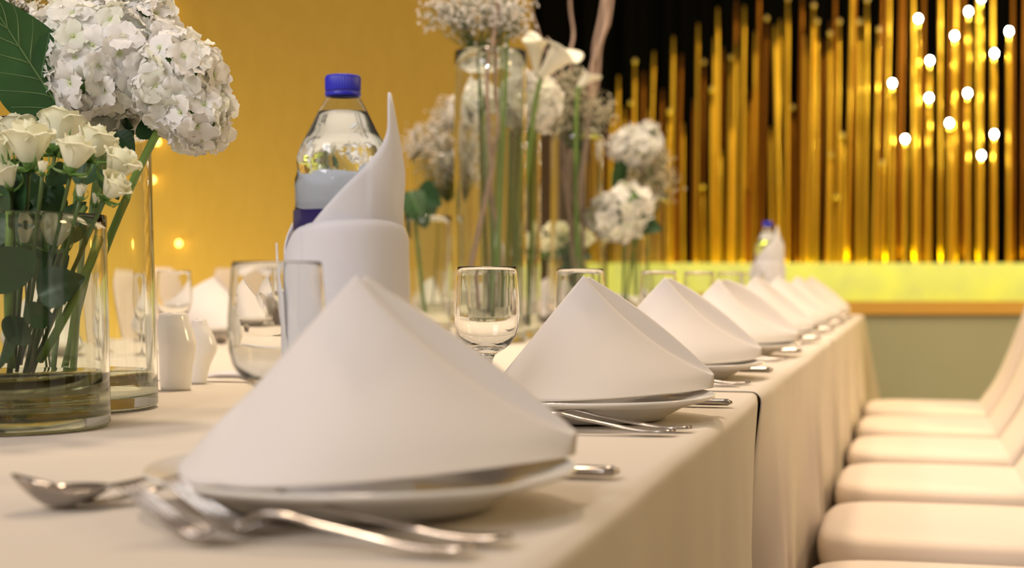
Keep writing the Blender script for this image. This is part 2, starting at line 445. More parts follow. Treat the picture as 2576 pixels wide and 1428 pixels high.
# ------------------------------------------------------------------ tables and their cloths
names3 = [('the nearest stretch of', 'the near end'), ('the middle stretch of', 'the middle'), ('the far stretch of', 'the far end')]
for i, (t0, t1) in enumerate(T_ENDS):
    tt0, tt1 = t0 + 0.03, t1 - 0.05
    c = TP((tt0 + tt1) / 2, TW / 2)
    tb = thing('banquet_table', 'long trestle table hidden under ' + names3[i][0] + ' white cloth', 'table', (c.x, c.y, 0), -TH)
    hl, hw = (tt1 - tt0) / 2, TW / 2 - 0.035
    MB().box(-hw, hw, -hl, hl, 0.715, 0.748).build('tabletop', M_WOOD, tb, smooth=False)
    for sx in (-1, 1):
        for sy in (-1, 1):
            MB().tube([(sx * (hw - .12), sy * (hl - .12), 0.0), (sx * (hw - .12), sy * (hl - .12), 0.715)], 0.016, 10).build('leg', M_LEG, tb)
    rr = 0.014; h = TZ + (0.0012 if i == 1 else 0.0) - 0.0006
    prof = []      # (s, z, depth)
    for k in range(15): prof.append((0.0, lerp(0.02, h - rr, k / 14)))
    for k in range(1, 6):
        a = k / 6 * math.pi / 2; prof.append((rr - rr * math.cos(a), h - rr + rr * math.sin(a)))
    for k in range(15): prof.append((lerp(rr, TW - rr, k / 14), h))
    for k in range(1, 6):
        a = math.pi / 2 - k / 6 * math.pi / 2; prof.append((TW - rr + rr * math.cos(a), h - rr + rr * math.sin(a)))
    for k in range(9): prof.append((TW, lerp(h - rr, 0.02, k / 8)))
    NT = 130
    seed = i * 2.3
    def cf(u, v, t0=t0, t1=t1, prof=prof, i=i, seed=seed, h=h):
        k = min(len(prof) - 1, int(round(v * (len(prof) - 1))))
        s, z = prof[k]; t = lerp(t0, t1, u)
        d = max(0.0, (h - z) / 0.7); sgn = -1 if s < TW / 2 else 1
        amp = 0.016 * min(1, d * 2.2)
        wob = amp * (math.sin(t * 8.5 + seed) * 0.7 + math.sin(t * 19 + 2 * d + seed * 2) * 0.5 + 0.35 * math.sin(t * 43 + seed * 5 + 3 * d)) + 0.012 * d
        if sgn == -1 or sgn == 1: s += sgn * wob
        e1 = max(0.0, 1 - (t1 - t) / 0.07); e0 = max(0.0, 1 - (t - t0) / 0.05)
        if i < 2:
            s -= sgn * 0.12 * e1 ** 2 * min(1, d * 3.5)
            t -= 0.23 * d * max(0.0, 1 - (t1 - t) / 0.5)
        else:
            e = max(0.0, 1 - (t1 - t) / 0.4)
            t += 0.24 * d * e ** 1.5; s += sgn * 0.13 * d * e ** 2
        if i > 0:
            s -= sgn * 0.03 * e0 ** 2 * min(1, d * 3)
            t -= 0.05 * d * max(0.0, 1 - (t - t0) / 0.4)
        if 0.0 < s < TW and d < .01: z += 0.0010 * math.sin(t * 5 + s * 3) * math.sin(s * 9 + t * 2) - .001 
        p = TP(t, s, z)
        return p
    cl = MB().grid(cf, NT, len(prof))
    if i == 2:      # the end drop of the last cloth
        def ef(u, v, t1=t1):
            s = lerp(0.0, TW, u); d = 1 - v; e = max(0, 1 - 2 * abs(u - 0.0) / 0.15)
            return TP(t1 + (.08 + .16 * e ** 2) * d + 0.012 * math.sin(s * 22) * d, s - 0.13 * d * e, lerp(0.02, h - 0.003, v))
        cl.grid(ef, 60, 8)
    if i > 0:       # the start drop, hanging between two tables behind the open seam
        def sf(u, v, t0=t0):
            s = lerp(0.035, TW - 0.035, u); d = 1 - v
            return TP(t0 + 0.035 + 0.01 * math.sin(s * 17) * d, s, lerp(0.02, h - 0.004, v))
        cl.grid(sf, 50, 8)
    o = cl.build('tablecloth', M_CLOTH)
    mod(o, 'SOLIDIFY', thickness=0.0008, offset=1)
    tag(o, ['white tablecloth with pressed folds under the nearest place setting', 'white tablecloth on the middle table, beginning at the open seam in the side drop',
            'white tablecloth on the far table, its end corner lit yellow by the stage'][i], 'tablecloth')

# ------------------------------------------------------------------ covered chairs
def make_chair():
    """origin at seat front centre on the floor; +x away from the table, y along it"""
    t = thing('covered_chair', 'x', 'chair')
    W = 0.225
    def seat(u, v):
        a = 2 * math.pi * u
        k = v                       # 0 underside centre .. 1 top centre
        # superellipse outline
        ca, sa = math.cos(a), math.sin(a); e = 0.45
        x = 0.225 + 0.225 * math.copysign(abs(ca) ** e, ca); y = W * math.copysign(abs(sa) ** e, sa)
        tab = [(0.0, 0.0, 0.405), (.18, .93, 0.405), (.30, 0.985, 0.412), (.42, 1.0, 0.43), (.55, 1.0, 0.445), (.66, .985, 0.462), (.76, .93, 0.474), (.88, .6, 0.480), (1.0, 0.0, 0.482)]
        for (k0, s0, z0), (k1, s1, z1) in zip(tab[:-1], tab[1:]):
            if k <= k1 + 1e-9:
                q = (k - k0) / (k1 - k0); s = lerp(s0, s1, q); z = lerp(z0, z1, q); break
        return (0.225 + (x - 0.225) * s, y * s, z)
    MB().grid(seat, 56, 25, closeu=True).build('seat', M_CHAIR, t, fixn=True)
    def back(u, v):
        a = 2 * math.pi * u; ca, sa = math.cos(a), math.sin(a)
        hgt = interp([(0, .41), (.15, .46), (1, .925)], v) if v < .999 else .93
        z = lerp(0.42, 0.93, v)
        cx = 0.385 + interp([(0.42, 0.0), (0.47, 0.018), (0.55, 0.06), (0.93, 0.20)], z)
        w_ = interp([(0.42, .222), (0.6, .212), (.80, .205), (.88, .185), (0.93, .13)], z)
        th = interp([(0.42, .045), (.5, .028), (.6, .018), (.90, .016), (.93, .004)], z)
        e = 0.6
        return (cx + th * math.copysign(abs(ca) ** e, ca) - 0.02 * (1 - (sa) ** 2) * 0, w_ * math.copysign(abs(sa) ** e, sa), z)
    b = MB().grid(back, 40, 26, closeu=True)
    k = len(b.v); 
    b.f.append(tuple(i * 26 + 25 for i in range(40)))
    b.build('backrest', M_CHAIR, t, fixn=True)
    def skf(u, v):       # stretch skirt between the legs
        a = 2 * math.pi * u; ca, sa = math.cos(a), math.sin(a); e = 0.35
        z = lerp(0.02, 0.42, v)
        corner = abs(ca * sa) * 2
        s = 0.97 - 0.10 * (1 - corner) * math.sin(math.pi * min(1, (1 - v) * 1.0)) 
        zz = z + (0.16 * (1 - corner) * (1 - v))
        return (0.225 + 0.222 * math.copysign(abs(ca) ** e, ca) * s, 0.222 * math.copysign(abs(sa) ** e, sa) * s, zz)
    sk = MB().grid(skf, 56, 10, closeu=True).build('skirt', M_CHAIR, t); mod(sk, 'SOLIDIFY', thickness=0.002)
    for sx in (0.03, 0.42):
        for sy in (-0.19, 0.19):
            MB().tube([(sx, sy, 0.0), (sx, sy, 0.41)], 0.011, 8).build('leg', M_LEG, t)
    return t
chair0 = make_chair()
nc = ['cream covered chair cut off by the bottom edge of the photo, nearest of its row',
      'cream covered chair fully in view nearest the camera, right of the tablecloth',
      'cream covered chair second behind the bottom edge one, right of the tablecloth',
      'cream covered chair in the middle of the right-hand row',
      'cream covered chair second from the far end of the right-hand row',
      'cream covered chair at the far end of the right-hand row, before the stage skirt']
for k in range(6):
    z = 2.13 + 0.6 * k
    t = z / CT
    c = chair0 if k == 0 else copy_tree(chair0)
    p = TP(t, -0.022); c.location = (p.x, p.y, 0); c.rotation_euler = (0, 0, -TH)
    tag(c, nc[k], 'chair', 'covered chairs along the right side of the table')
fc = ['behind the far-side glass beside the salt shaker', 'behind the large far-side napkin at the gold wall', 'behind the bread bowl and small peaked napkin', 'behind the leafy stem right of the wrapped bottle']
for k, z in enumerate([4.35, 4.95, 5.55, 6.75]):
    c = copy_tree(chair0)
    p = TP((z - (TW + .03) * ST) / CT, TW + 0.03); c.location = (p.x, p.y, 0); c.rotation_euler = (0, 0, math.pi - TH)
    tag(c, 'cream covered chair on the far side, ' + fc[k], 'chair', 'covered chairs along the far side of the table')

# ------------------------------------------------------------------ place setting pieces
plate_prof = [(0, 0.006), (0.075, 0.006), (0.084, 0.0075), (0.092, 0.0125), (0.100, 0.0165), (0.118, 0.0200), (0.1335, 0.0245), (0.1352, 0.0252),
              (0.1358, 0.0243), (0.1350, 0.0222), (0.118, 0.0165), (0.104, 0.0125), (0.094, 0.0070), (0.086, 0.0028), (0.083, 0.0002), (0.078, 0.0002), (0.076, 0.0028), (0, 0.0028)]
ME_PLATE = MB().lathe(plate_prof, 96).mesh('dinner_plate', M_PORC)
mb_list = {}

def napkin_mesh(seed, open_=1.0, curl=0.0, lift=0.0, lx=0.0, ax=0.0, rx=0.0):
    r = random.Random(seed)
    def V(X, Z, h): return Vector((CT * X - ST * Z, ST * X + CT * Z, h))
    Lp = V(-0.112 + lx, 0.0, 0.0235); Mf = V(-0.030 + lx * .4, -0.103, 0.0250); Rp = V(0.136 + rx, 0.030, 0.040); Rb = V(0.134 + rx, 0.026, 0.0275)
    Mb = V(-0.020, 0.10, 0.0250)
    A = V(-0.001 + ax + r.uniform(-.004, .004), 0.0, 0.144 + r.uniform(-.002, .002))
    A2 = A + V(0.006 * open_, 0.008, -0.001)
    m1 = (A + Rp) / 2 + V(-.003, -0.012 * open_, -0.0105 * open_)
    m2 = (A + Rp) / 2 + V(.004, 0.014 * open_, 0.0065 * open_ + lift)
    Rp2 = Rp + V(0.002, 0.008, 0.001)
    NU, N1, N2 = 36, 19, 7
    ph = r.uniform(0, 6)
    def cross(u, k):
        # k index over N1 + N2 + N1
        e1 = thru(A, m1, Rp, u); e2 = thru(A2, m2, Rp2, u)
        # blend bottoms
        bf = thru(Lp, Mf, Rb, u) ; bb = thru(Lp + V(0, .004, 0), Mb, Rb + V(0.002, .006, 0), u)
        if k < N1:
            v = 1 - k / (N1 - 1)
            p = e1.lerp(bf, v)
            bul = math.sin(math.pi * v) * math.sin(math.pi * min(1, u * 1.05)) ** .8
            p += V(-0.1, -1, 0.15) * (0.010 * bul)
            # pressed crease near the lower left corner
            g = math.exp(-((u - 0.16 - 0.25 * (v - .55)) / 0.05) ** 2) * max(0, (v - .45) / .55)
            q = max(0.0, min(1.0, (v - .62 - 1.15 * u) / .13)); p += V(-.1, -1, .0) * ((0.015 if seed == 1 else .004) * q * q * (3 - 2 * q))
            p += V(0, -1, .3) * (0.004 * g)
            g2 = math.exp(-((u - 0.05) / 0.04) ** 2) * max(0, (v - .6) / .4)
            p += V(0, -1, 0) * (-0.007 * g2)
            p += V(0, -1, 0) * (0.0014 * math.sin(u * 9 + ph) * v)
            return p
        k -= N1
        if k < N2:
            w_ = (k + 1) / (N2 + 1)
            p = e1.lerp(e2, w_)
            sag = math.sin(math.pi * w_) * (math.sin(math.pi * min(1, u * .93 + .07)) ** .7)
            p += V(-0.55, 0.0, -0.75) * (0.012 * open_ * sag)
            return p
        k -= N2
        v = k / (N1 - 1)
        p = e2.lerp(bb, v)
        bul = math.sin(math.pi * v) * math.sin(math.pi * u)
        return p + V(0.1, 1, 0.1) * (0.012 * bul)
    tot = N1 * 2 + N2
    m = MB(); m.grid(lambda a, b: cross(a, int(round(b * (tot - 1)))), NU, tot)
    return m.mesh('napkin', M_NAP)
NAPS = [napkin_mesh(1, 1.0, lx=-.002), napkin_mesh(2, 1.0, lx=.014, ax=-.002, rx=.003, lift=.003), napkin_mesh(3, 1.25, lift=.004), napkin_mesh(4, 1.75, lift=.010), napkin_mesh(5, 1.4, lift=.004)]
def napkin(me, loc, rz):
    o = link('napkin', me); o.location = loc; o.rotation_euler = (0, 0, rz)
    mod(o, 'SUBSURF', levels=1, render_levels=1); mod(o, 'SOLIDIFY', thickness=0.0016, offset=0)
    return o

def fork_parts():
    """x from handle end (0) towards the tines (0.2)"""
    L = 0.150
    def zf(x): return interp([(0, .004), (.02, .0035), (.085, .012), (.115, .0175), (.135, .010), (.152, .0045), (.165, .008), (.2, .030)], x)
    def wf(x): return interp([(0, .003), (.004, .0085), (.02, .0105), (.06, .006), (.11, .0038), (.128, .004), (.142, .0115), (.154, .0128)], x)
    m = MB(); N = 44; n = 10; k0 = len(m.v)
    xs = [0.156 * i / (N - 1) for i in range(N)]
    for x in xs:
        for j in range(n):
            a = 2 * math.pi * j / n
            m.v.append((x, wf(x) * math.cos(a), zf(x) + (0.0016 if x < .13 else .0010) * math.sin(a)))
    for i in range(N - 1):
        for j in range(n):
            a = i * n + j; b = i * n + (j + 1) % n; m.f.append((a, b, b + n, a + n))
    m.f.append(tuple(range(n))[::-1]); m.f.append(tuple((N - 1) * n + j for j in range(n)))
    tines = []
    for q in (-1.5, -.5, .5, 1.5):
        t = MB(); pts = [(0.150 + 0.050 * i / 9, q * lerp(.0066, .0060, i / 9), zf(.150 + .050 * i / 9)) for i in range(10)]
        t.tube(pts, [lerp(.0019, .0009, i / 9) for i in range(10)], 7)
        tines.append(t)
    return m.mesh('handle', M_STEEL), [t.mesh('tine', M_STEEL) for t in tines]
FORK_H, FORK_T = fork_parts()
def make_fork(scale=1.0):
    t = thing('fork', 'x', 'fork')
    link('handle', FORK_H, t)
    for me in FORK_T: link('tine', me, t)
    t.scale = (scale,) * 3
    return t
def make_knife():
    t = thing('knife', 'x', 'knife')
    m = MB(); N = 20; n = 12
    for i in range(N):
        x = 0.105 * i / (N - 1); w_ = interp([(0, .003), (.006, .0085), (.03, .0095), (.08, .0075), (.105, .006)], x)
        th = interp([(0, .0015), (.006, .0038), (.08, .0036), (.105, .002)], x)
        for j in range(n):
            a = 2 * math.pi * j / n; m.v.append((x, w_ * math.cos(a), .0045 + th * math.sin(a)))
    for i in range(N - 1):
        for j in range(n):
            a = i * n + j; b = i * n + (j + 1) % n; m.f.append((a, b, b + n, a + n))
    m.f.append(tuple(range(n))[::-1])
    m.build('handle', M_STEEL, t)
    b = MB(); N = 16
    for i in range(N):
        x = .10 + .125 * i / (N - 1); w_ = interp([(.10, .005), (.12, .0085), (.20, .0095), (.225, .002)], x)
        b.v += [(x, -w_, .0045), (x, 0, .0054), (x, w_ * .75, .0052), (x, w_ * .75, .0038), (x, 0, .0036)]
    for i in range(N - 1):
        for j in range(5):
            a = i * 5 + j; c = i * 5 + (j + 1) % 5; b.f.append((a, c, c + 5, a + 5))
    b.build('blade', M_STEEL, t, smooth=False)
    return t
def make_spoon():
    """x from handle end (0) to the bowl tip (0.19)"""
    t = thing('spoon', 'x', 'spoon')
    def zf(x): return interp([(0, .004), (.02, .0035), (.08, .011), (.105, .0155), (.125, .013), (.14, .011)], x)
    def wf(x): return interp([(0, .003), (.004, .008), (.02, .009), (.06, .0055), (.10, .0035), (.14, .0036)], x)
    m = MB(); N = 30; n = 10
    for i in range(N):
        x = .137 * i / (N - 1)
        for j in range(n):
            a = 2 * math.pi * j / n; m.v.append((x, wf(x) * math.cos(a), zf(x) + .0015 * math.sin(a)))
    for i in range(N - 1):
        for j in range(n):
            a = i * n + j; b = i * n + (j + 1) % n; m.f.append((a, b, b + n, a + n))
    m.f.append(tuple(range(n))[::-1]); m.f.append(tuple((N - 1) * n + j for j in range(n)))
    m.build('handle', M_STEEL, t)
    def bowl(u, v):
        a = 2 * math.pi * u; r = v
        ex = .030 * math.cos(a) * r; ey = .0195 * math.sin(a) * r * (1 - .12 * math.cos(a))
        return (.163 + ex, ey, .0015 + .0115 * r ** 2.2 + max(0, ex) * .34 * r)
    b = MB().grid(bowl, 36, 10, closeu=True).build('bowl', M_STEEL, t); mod(b, 'SOLIDIFY', thickness=.0011, offset=1)
    return t
fork0, knife0, spoon0 = make_fork(), make_knife(), make_spoon()
used = {}
def place(proto, loc, rz, label, group):
    c = proto if proto not in used else copy_tree(proto)
    used[proto] = 1
    c.location = loc; c.rotation_euler = (0, 0, rz)
    tag(c, label, None, group); return c

# wine glass
def wine_glass():
    t = thing('wine_glass', 'x', 'glass')
    prof = [(0, 0.0), (0.030, 0.0), (0.0325, .0008), (0.033, .002), (0.0315, .003), (0.018, .0045), (0.008, .008), (0.0052, .014), (0.0045, .030),
            (0.0047, .046), (0.0058, .053), (0.0085, .0605), (0.0125, .0635), (0.0185, .0665), (0.0255, .0725), (0.0308, .081), (0.0338, .0915), (0.0349, .103),
            (0.0347, .116), (0.0338, .130), (0.0326, .144), (0.0318, .1535), (0.0314, .1549),
            (0.0307, .1545), (0.0311, .151), (0.0318, .144), (0.0328, .130), (0.0336, .116), (0.0337, .103), (0.0325, .092), (0.0292, .0825), (0.0240, .0755), (0.016, .0708), (0.008, .0688), (0, .0684)]
    MB().lathe(prof, 72).build('goblet', M_GLASS, t, fixn=True)
    return t
glass0 = wine_glass()

ordn = ['nearest the camera', 'second from the camera', 'third from the camera', 'fourth from the camera', 'fifth from the camera',
        'sixth from the camera', 'seventh from the camera', 'farthest away']
def loc2(k, dx, dz, h=0.0):
    z = 0.97 + 0.6 * k; x = .263 * z - .350 + (.010 if k == 1 else 0)
    return Vector((x + dx, z + dz, TZ + h))
nap_idx = [0, 1, 2, 3, 4, 2, 4, 1]
nap_rot = [0, .02, -.04, -.10, 0.02, .05, -.03, 0]
for k in range(8):
    c = loc2(k, 0, 0, 0.0006)
    p = link('dinner_plate', ME_PLATE); p.location = c
    tag(p, 'white porcelain dinner plate on the right-hand row, ' + ordn[k], 'plate', 'dinner plates of the right-hand row')
    n = napkin(NAPS[nap_idx[k]], c + Vector((0, 0, .0)), nap_rot[k] - TH)
    if k == 3: n.scale = (1.02, 1.15, .99)
    tag(n, 'white folded napkin tent on a plate of the right-hand row, ' + ordn[k], 'napkin', 'napkins of the right-hand row')
    q = loc2(k, .095, -.147, .0008)
    place(fork0, q, math.pi - TH + .03, 'steel fork close to the plate ' + ordn[k], 'forks of the right-hand row')
    q = loc2(k, .076, -.180, .0008)
    place(fork0, q, math.pi - TH + .0, 'outer steel fork of the pair at the plate ' + ordn[k], 'forks of the right-hand row')
    q = loc2(k, .172, .128, .0005)
    place(knife0, q, math.pi - TH, 'steel dinner knife lying behind the napkin plate ' + ordn[k], 'knives of the right-hand row')
    a = math.atan2(-.085, -.05)
    tip = loc2(k, -.187, -.020, .0008)
    dd = Vector((-.78, -.40, 0)).normalized()
    place(spoon0, tip - dd * .165, math.atan2(dd.y, dd.x), 'steel dessert spoon above the napkin plate ' + ordn[k], 'dessert spoons of the right-hand row')
    fl = loc2(k, -.1785, -.022, .0008); dd2 = Vector((.80, .62, 0)).normalized()
    fk = place(fork0, fl, math.atan2(dd2.y, dd2.x), 'steel dessert fork crossing a spoon, plate ' + ordn[k], 'dessert forks of the right-hand row')
    fk.scale = (.8,) * 3

for i, (px, z) in enumerate([(697, 1.09), (1225, 1.63), (1459, 2.08), (1657, 2.78), (1759, 3.30), (1837, 3.78), (1893, 4.32), (1950, 5.15)]):
    p = at(px, 0, z); p.z = TZ + .0006
    place(glass0, p, 0, 'empty clear stemmed glass of the right-hand row, ' + ordn[i], 'stemmed glasses of the right-hand row')
for i, (px, z, w_) in enumerate([(437, 2.92, 'beside the salt shaker'), (722, 3.05, 'over the steel bread bowl, left of the wrapped bottle'), (1150, 4.4, 'behind the tall vase, far side'),]):
    p = at(px, 0, z); p.z = TZ + .0006
    place(glass0, p, 0, 'empty clear stemmed glass, far side, ' + w_, 'stemmed glasses of the far side')

# far side settings
far = [(135, 3.0, 'seen through the left vases'), (540, 3.71, 'left of the bread bowl'), (668, 4.20, 'narrow peak above the bread bowl'), (1098, 5.45, 'behind the vase with the leafy stem'),
       (1385, 4.9, 'right of the two tall vases'), (1232, 5.75, 'behind the tall vase')]
for i, (px, z, wh) in enumerate(far):
    p = at(px, 0, z); p.z = TZ + .0006
    pl = link('dinner_plate', ME_PLATE); pl.location = p; tag(pl, 'white dinner plate on the far side, ' + wh, 'plate', 'dinner plates of the far side')
    n = napkin(NAPS[[0, 2, 1, 3, 0, 1][i]], p + Vector((0, 0, 0)), [math.pi, math.pi + .1, math.pi - 1.0, 2.8, 2.2, 3.0][i] - TH)
    if i == 2: n.scale = (.85, .6, 1.08)
    tag(n, 'white folded napkin on the far side, ' + wh, 'napkin', 'napkins of the far side')
p = at(545, 0, 3.28); p.z = TZ + .0008
place(spoon0, p + Vector((-.02, .15, 0)), math.atan2(-1, .2), 'small steel spoon right of the pepper shaker', None)
p = at(622, 0, 3.9); p.z = TZ + .0008
place(spoon0, p + Vector((.03, .15, 0)), math.atan2(-1, -.15), 'steel spoon tip just left of the bread bowl', None)

# ------------------------------------------------------------------ shakers
def shaker(px, z, hgt, tabL, tabR, label, name, holes):
    """profiles of left and right outline in metres over height"""
    t = thing(name, label, 'shaker', (at(px, 0, z).x, z, TZ + .0004))
    def f(u, v):
        a = 2 * math.pi * u; zz = hgt * v
        l = interp(tabL, v); r = interp(tabR, v); c = (l + r) / 2; ra = (r - l) / 2
        return (c + ra * math.cos(a), ra * .92 * math.sin(a), zz)
    m = MB().grid(f, 48, 30, closeu=True)
    k = len(m.v); rim = [i * 30 + 29 for i in range(48)]
    l, r = tabL[-1][1], tabR[-1][1]; c, ra = (l + r) / 2, (r - l) / 2
    ins = []
    for i in range(48):
        a = 2 * math.pi * i / 48; m.v.append((c + ra * .93 * math.cos(a), ra * .86 * math.sin(a), hgt + .0008)); ins.append(k + i)
    for i in range(48):
        j = (i + 1) % 48; m.f.append((rim[i], rim[j], ins[j], ins[i]))
    m.f.append(tuple(ins)); m.f.append(tuple(i * 30 for i in reversed(range(48))))
    m.build('body', M_PORC, t, fixn=True)
    for i in range(holes):
        a = 2 * math.pi * i / holes
        MB().lathe([(0, hgt + .0007), (.0011, hgt + .0007), (.0011, hgt + .0011), (0, hgt + .0011)], 8, cx=c + .007 * math.cos(a), cy=.007 * math.sin(a)).build('hole', M_LEG, t)
    return t
s_ = 1.955 / F
shaker(443, 1.955, .0972, [(0, -38 * s_), (.06, -40 * s_), (.5, -44 * s_), (.8, -47 * s_), (1, -42 * s_)],
       [(0, 36 * s_), (.08, 38 * s_), (.3, 42 * s_), (.55, 51 * s_), (.75, 43 * s_), (.94, 31 * s_), (1, 28 * s_)],
       'taller white porcelain shaker with a bulging right side beside the vase', 'salt_shaker', 5)
s_ = 2.07 / F
shaker(508, 2.07, .0855, [(0, -29 * s_), (.3, -30 * s_), (.6, -24 * s_), (.85, -26 * s_), (1, -26 * s_)],
       [(0, 11 * s_), (.1, 13 * s_), (.3, 22 * s_), (.55, 38 * s_), (.75, 30 * s_), (.95, 13 * s_), (1, 11 * s_)],
       'shorter white porcelain shaker bulging right, behind the taller one', 'pepper_shaker', 3)

# folded paper packet beside the shakers
p = at(600, 0, 2.2)
pk = MB()
def pf(u, v): return (lerp(-.045, .06, u) + .008 * (v > .5) * 0, lerp(-.035, .04, v), .0012 + .0035 * abs(math.sin(u * 3.0 + .3)) * (1 - .4 * v))
pko = pk.grid(pf, 14, 8).build('paper_napkin', M_WRAP); mod(pko, 'SOLIDIFY', thickness=.0022, offset=1)
pko.location = (p.x, p.y, TZ + .0008); pko.rotation_euler = (0, 0, -TH + .1)
tag(pko, 'flat white folded paper napkin right of the shakers', 'paper napkin')

# ------------------------------------------------------------------ steel bread bowls with napkins in them
def bread_bowl(px, z, label, lab2, sc=1.0, bowl=True):
    p = at(px, 0, z)
    if bowl:
        def bf(u, v):
            a = 2 * math.pi * u
            r = interp([(0, .0), (.25, .045), (.5, .066), (.8, .092), (1.0, .108)], v) * sc
            zz = interp([(0, .0), (.25, .001), (.5, .022), (.8, .056), (1, .070)], v) * sc
            wv = v ** 4; r *= 1 + .05 * wv * math.sin(7 * a + 1); zz += .007 * wv * math.sin(5 * a + 2.0) + .004 * wv * math.sin(9 * a)
            return (r * math.cos(a), r * math.sin(a), zz)
        b = MB().grid(bf, 72, 16, closeu=True).build('bread_bowl', M_BOWL); mod(b, 'SOLIDIFY', thickness=.0018, offset=1)
        b.location = (p.x, p.y, TZ + .003); tag(b, label, 'bowl')
    def nf(u, v):
        a = 2 * math.pi * u; r = v * .094 * sc
        zz = (.066 + .026 * (1 - v) - .004) * sc + .010 * math.sin(3 * a + 1.3) * v + .012 * math.sin(5 * a + 6 * v) * v
        return (r * math.cos(a), r * math.sin(a), zz)
    nn = MB().grid(nf, 60, 12, closeu=True).build('napkin', M_WRAP); mod(nn, 'SOLIDIFY', thickness=.002, offset=1)
    nn.location = (p.x, p.y, TZ + .003); tag(nn, lab2, 'napkin')
bread_bowl(738, 3.85, 'dull steel bowl with crimped rim left of the wrapped bottle', 'crumpled white napkin lining the steel bowl left of the bottle')
bread_bowl(1545, 4.75, 'steel bowl behind the second napkin tent, under the small hydrangea vase', 'crumpled white napkin in the bowl under the small hydrangea vase')
bread_bowl(1462, 4.15, 'steel bowl seen through the third stemmed glass', 'crumpled white napkin seen through the third stemmed glass', .9)

# ------------------------------------------------------------------ water bottles
def bottle(px, z, label, wraplabel, rot=0.0):
    t = thing('water_bottle', label, 'bottle', (at(px, 0, z).x, z, TZ + .0006), rot)
    body = [(0.0, .003), (.030, .001), (.038, .003), (.0420, .012), (.0428, .03), (.0420, .036), (.0428, .042), (.0428, .150), (.0424, .200), (.0413, .208), (.0418, .213), (.0414, .228), (.0402, .243), (.0370, .2574),
            (.0290, .272), (.0207, .289), (.0160, .2975), (.0138, .3015), (.0136, .306)]
    def md(r, z_, a):
        g = max(0.0, 1 - abs(z_ - .240) / .028)
        return r * (1 + .030 * g * math.cos(5 * a + 8 * (z_ - .24) / .03))
    dense = []
    for (r0, z0), (r1, z1) in zip(body[:-1], body[1:]):
        for q in range(3): dense.append((lerp(r0, r1, q / 3), lerp(z0, z1, q / 3)))
    dense.append(body[-1])
    inner = [(max(0, r - .0007), z_ + (.001 if z_ < .004 else 0)) for r, z_ in reversed(dense)]
    inner[-1] = (0.0, inner[-1][1]); dense[0] = (0.0, dense[0][1])
    MB().lathe(dense + inner, 64, mod=md).build('shell', M_PET, t, fixn=True)
    wl = .287
    wat = [(max(0, r - .0004), z_ + .0006) for r, z_ in dense if z_ < wl]
    wat[0] = (0, wat[0][1]); rl = interp([(.272, .0290), (.289, .0207)], wl)
    wat += [(.0212, wl), (0, wl)]
    MB().lathe(wat, 64, mod=md).build('water', M_BWATER, t, fixn=True)
    MB().lathe([(.0431, .115), (.0434, .115), (.0434, .165), (.0431, .2015), (.0428, .2015), (.0430, .165), (.0431, .115)], 64).build('label_band', M_LABEL, t)
    cp = MB()
    def cm(r, z_, a): return r + (.00035 * math.cos(a * 45) if .0135 < r and .306 < z_ < .3175 else 0)
    cp.lathe([(0, .305), (.0150, .305), (.0152, .3065), (.0153, .3168), (.0145, .3188), (.012, .3193), (0, .3193)], 180, mod=cm)
    cp.build('cap', M_CAP, t, fixn=True)
    MB().lathe([(.0142, .3005), (.0156, .3008), (.0157, .3042), (.0142, .3045)], 64).build('cap_ring', M_CAP, t)
    # the wrapped napkin
    w = thing('bottle_napkin', wraplabel, 'napkin', t.location, rot)
    tab = [(-180, .160), (-150, .158), (-117, .190), (-86, .219), (-58, .242), (-38, .260), (-29, .272), (-23, .291), (-17, .303), (-12, .302), (-7, .288), (3, .264), (25, .250), (60, .243), (90, .240), (130, .210), (180, .160)]
    def wf(u, v):
        a = lerp(-180, 180, u); top = interp(tab, a); z_ = lerp(.08, top, v); ra = R(a)
        rr = .0485 + .0012 * math.sin(ra * 2 + 1)
        if z_ > .235: rr -= (z_ - .235) * .14
        if a > 40: rr += .012 * v * math.sin(math.pi * min(1, (a - 40) / 150))
        if -60 < a < 10: rr += .0012 * math.sin(v * 9)
        return (rr * math.cos(ra) + .002, rr * math.sin(ra), z_)
    o = MB().grid(wf, 140, 22).build('upper_fold', M_WRAP, w); mod(o, 'SOLIDIFY', thickness=.0014, offset=1)
    tab2 = [(-180, .162), (-158, .172), (-140, .183), (-115, .1895), (-60, .192), (-10, .1865), (0, .182), (60, .178), (120, .17), (180, .162)]
    def w2(u, v):
        a = lerp(-180, 180, u); top = interp(tab2, a); z_ = lerp(.001, top, v); ra = R(a)
        rr = .0515 + .0008 * math.sin(ra * 3) + .0022 * (1 - v) * math.sin(ra * 5 + 2 * v)
        # diagonal fold line
        dl = (a + 105) / 60 - (.187 - z_) / .075
        rr += .0034 * (1 / (1 + math.exp(-dl * 26)) - .5) if -130 < a < 20 else 0
        if v > .97: rr -= .0016 * (v - .97) / .03
        return (rr * math.cos(ra) + .002, rr * math.sin(ra), z_)
    o = MB().grid(w2, 160, 34).build('lower_wrap', M_WRAP, w); mod(o, 'SOLIDIFY', thickness=.0018, offset=1)
    def w3(u, v):
        a = lerp(165, 215, u); ra = R(a); top = .176 - .05 * abs(u - .5) * 2
        rr = lerp(.051, .0565 if v > .5 else .053, v)
        return (rr * math.cos(ra), rr * math.sin(ra), lerp(.05, top, v))
    o = MB().grid(w3, 20, 10).build('loose_corner', M_WRAP, w); mod(o, 'SOLIDIFY', thickness=.0014, offset=1)
    return t
bottle(863, 1.33, 'large water bottle with blue cap and dark label in the middle foreground', 'white napkin wrapped around the near bottle with a twisted peak')
bottle(1931, 4.85, 'distant water bottle with blue cap before the stage', 'white napkin wrapped around the distant bottle', -.75)
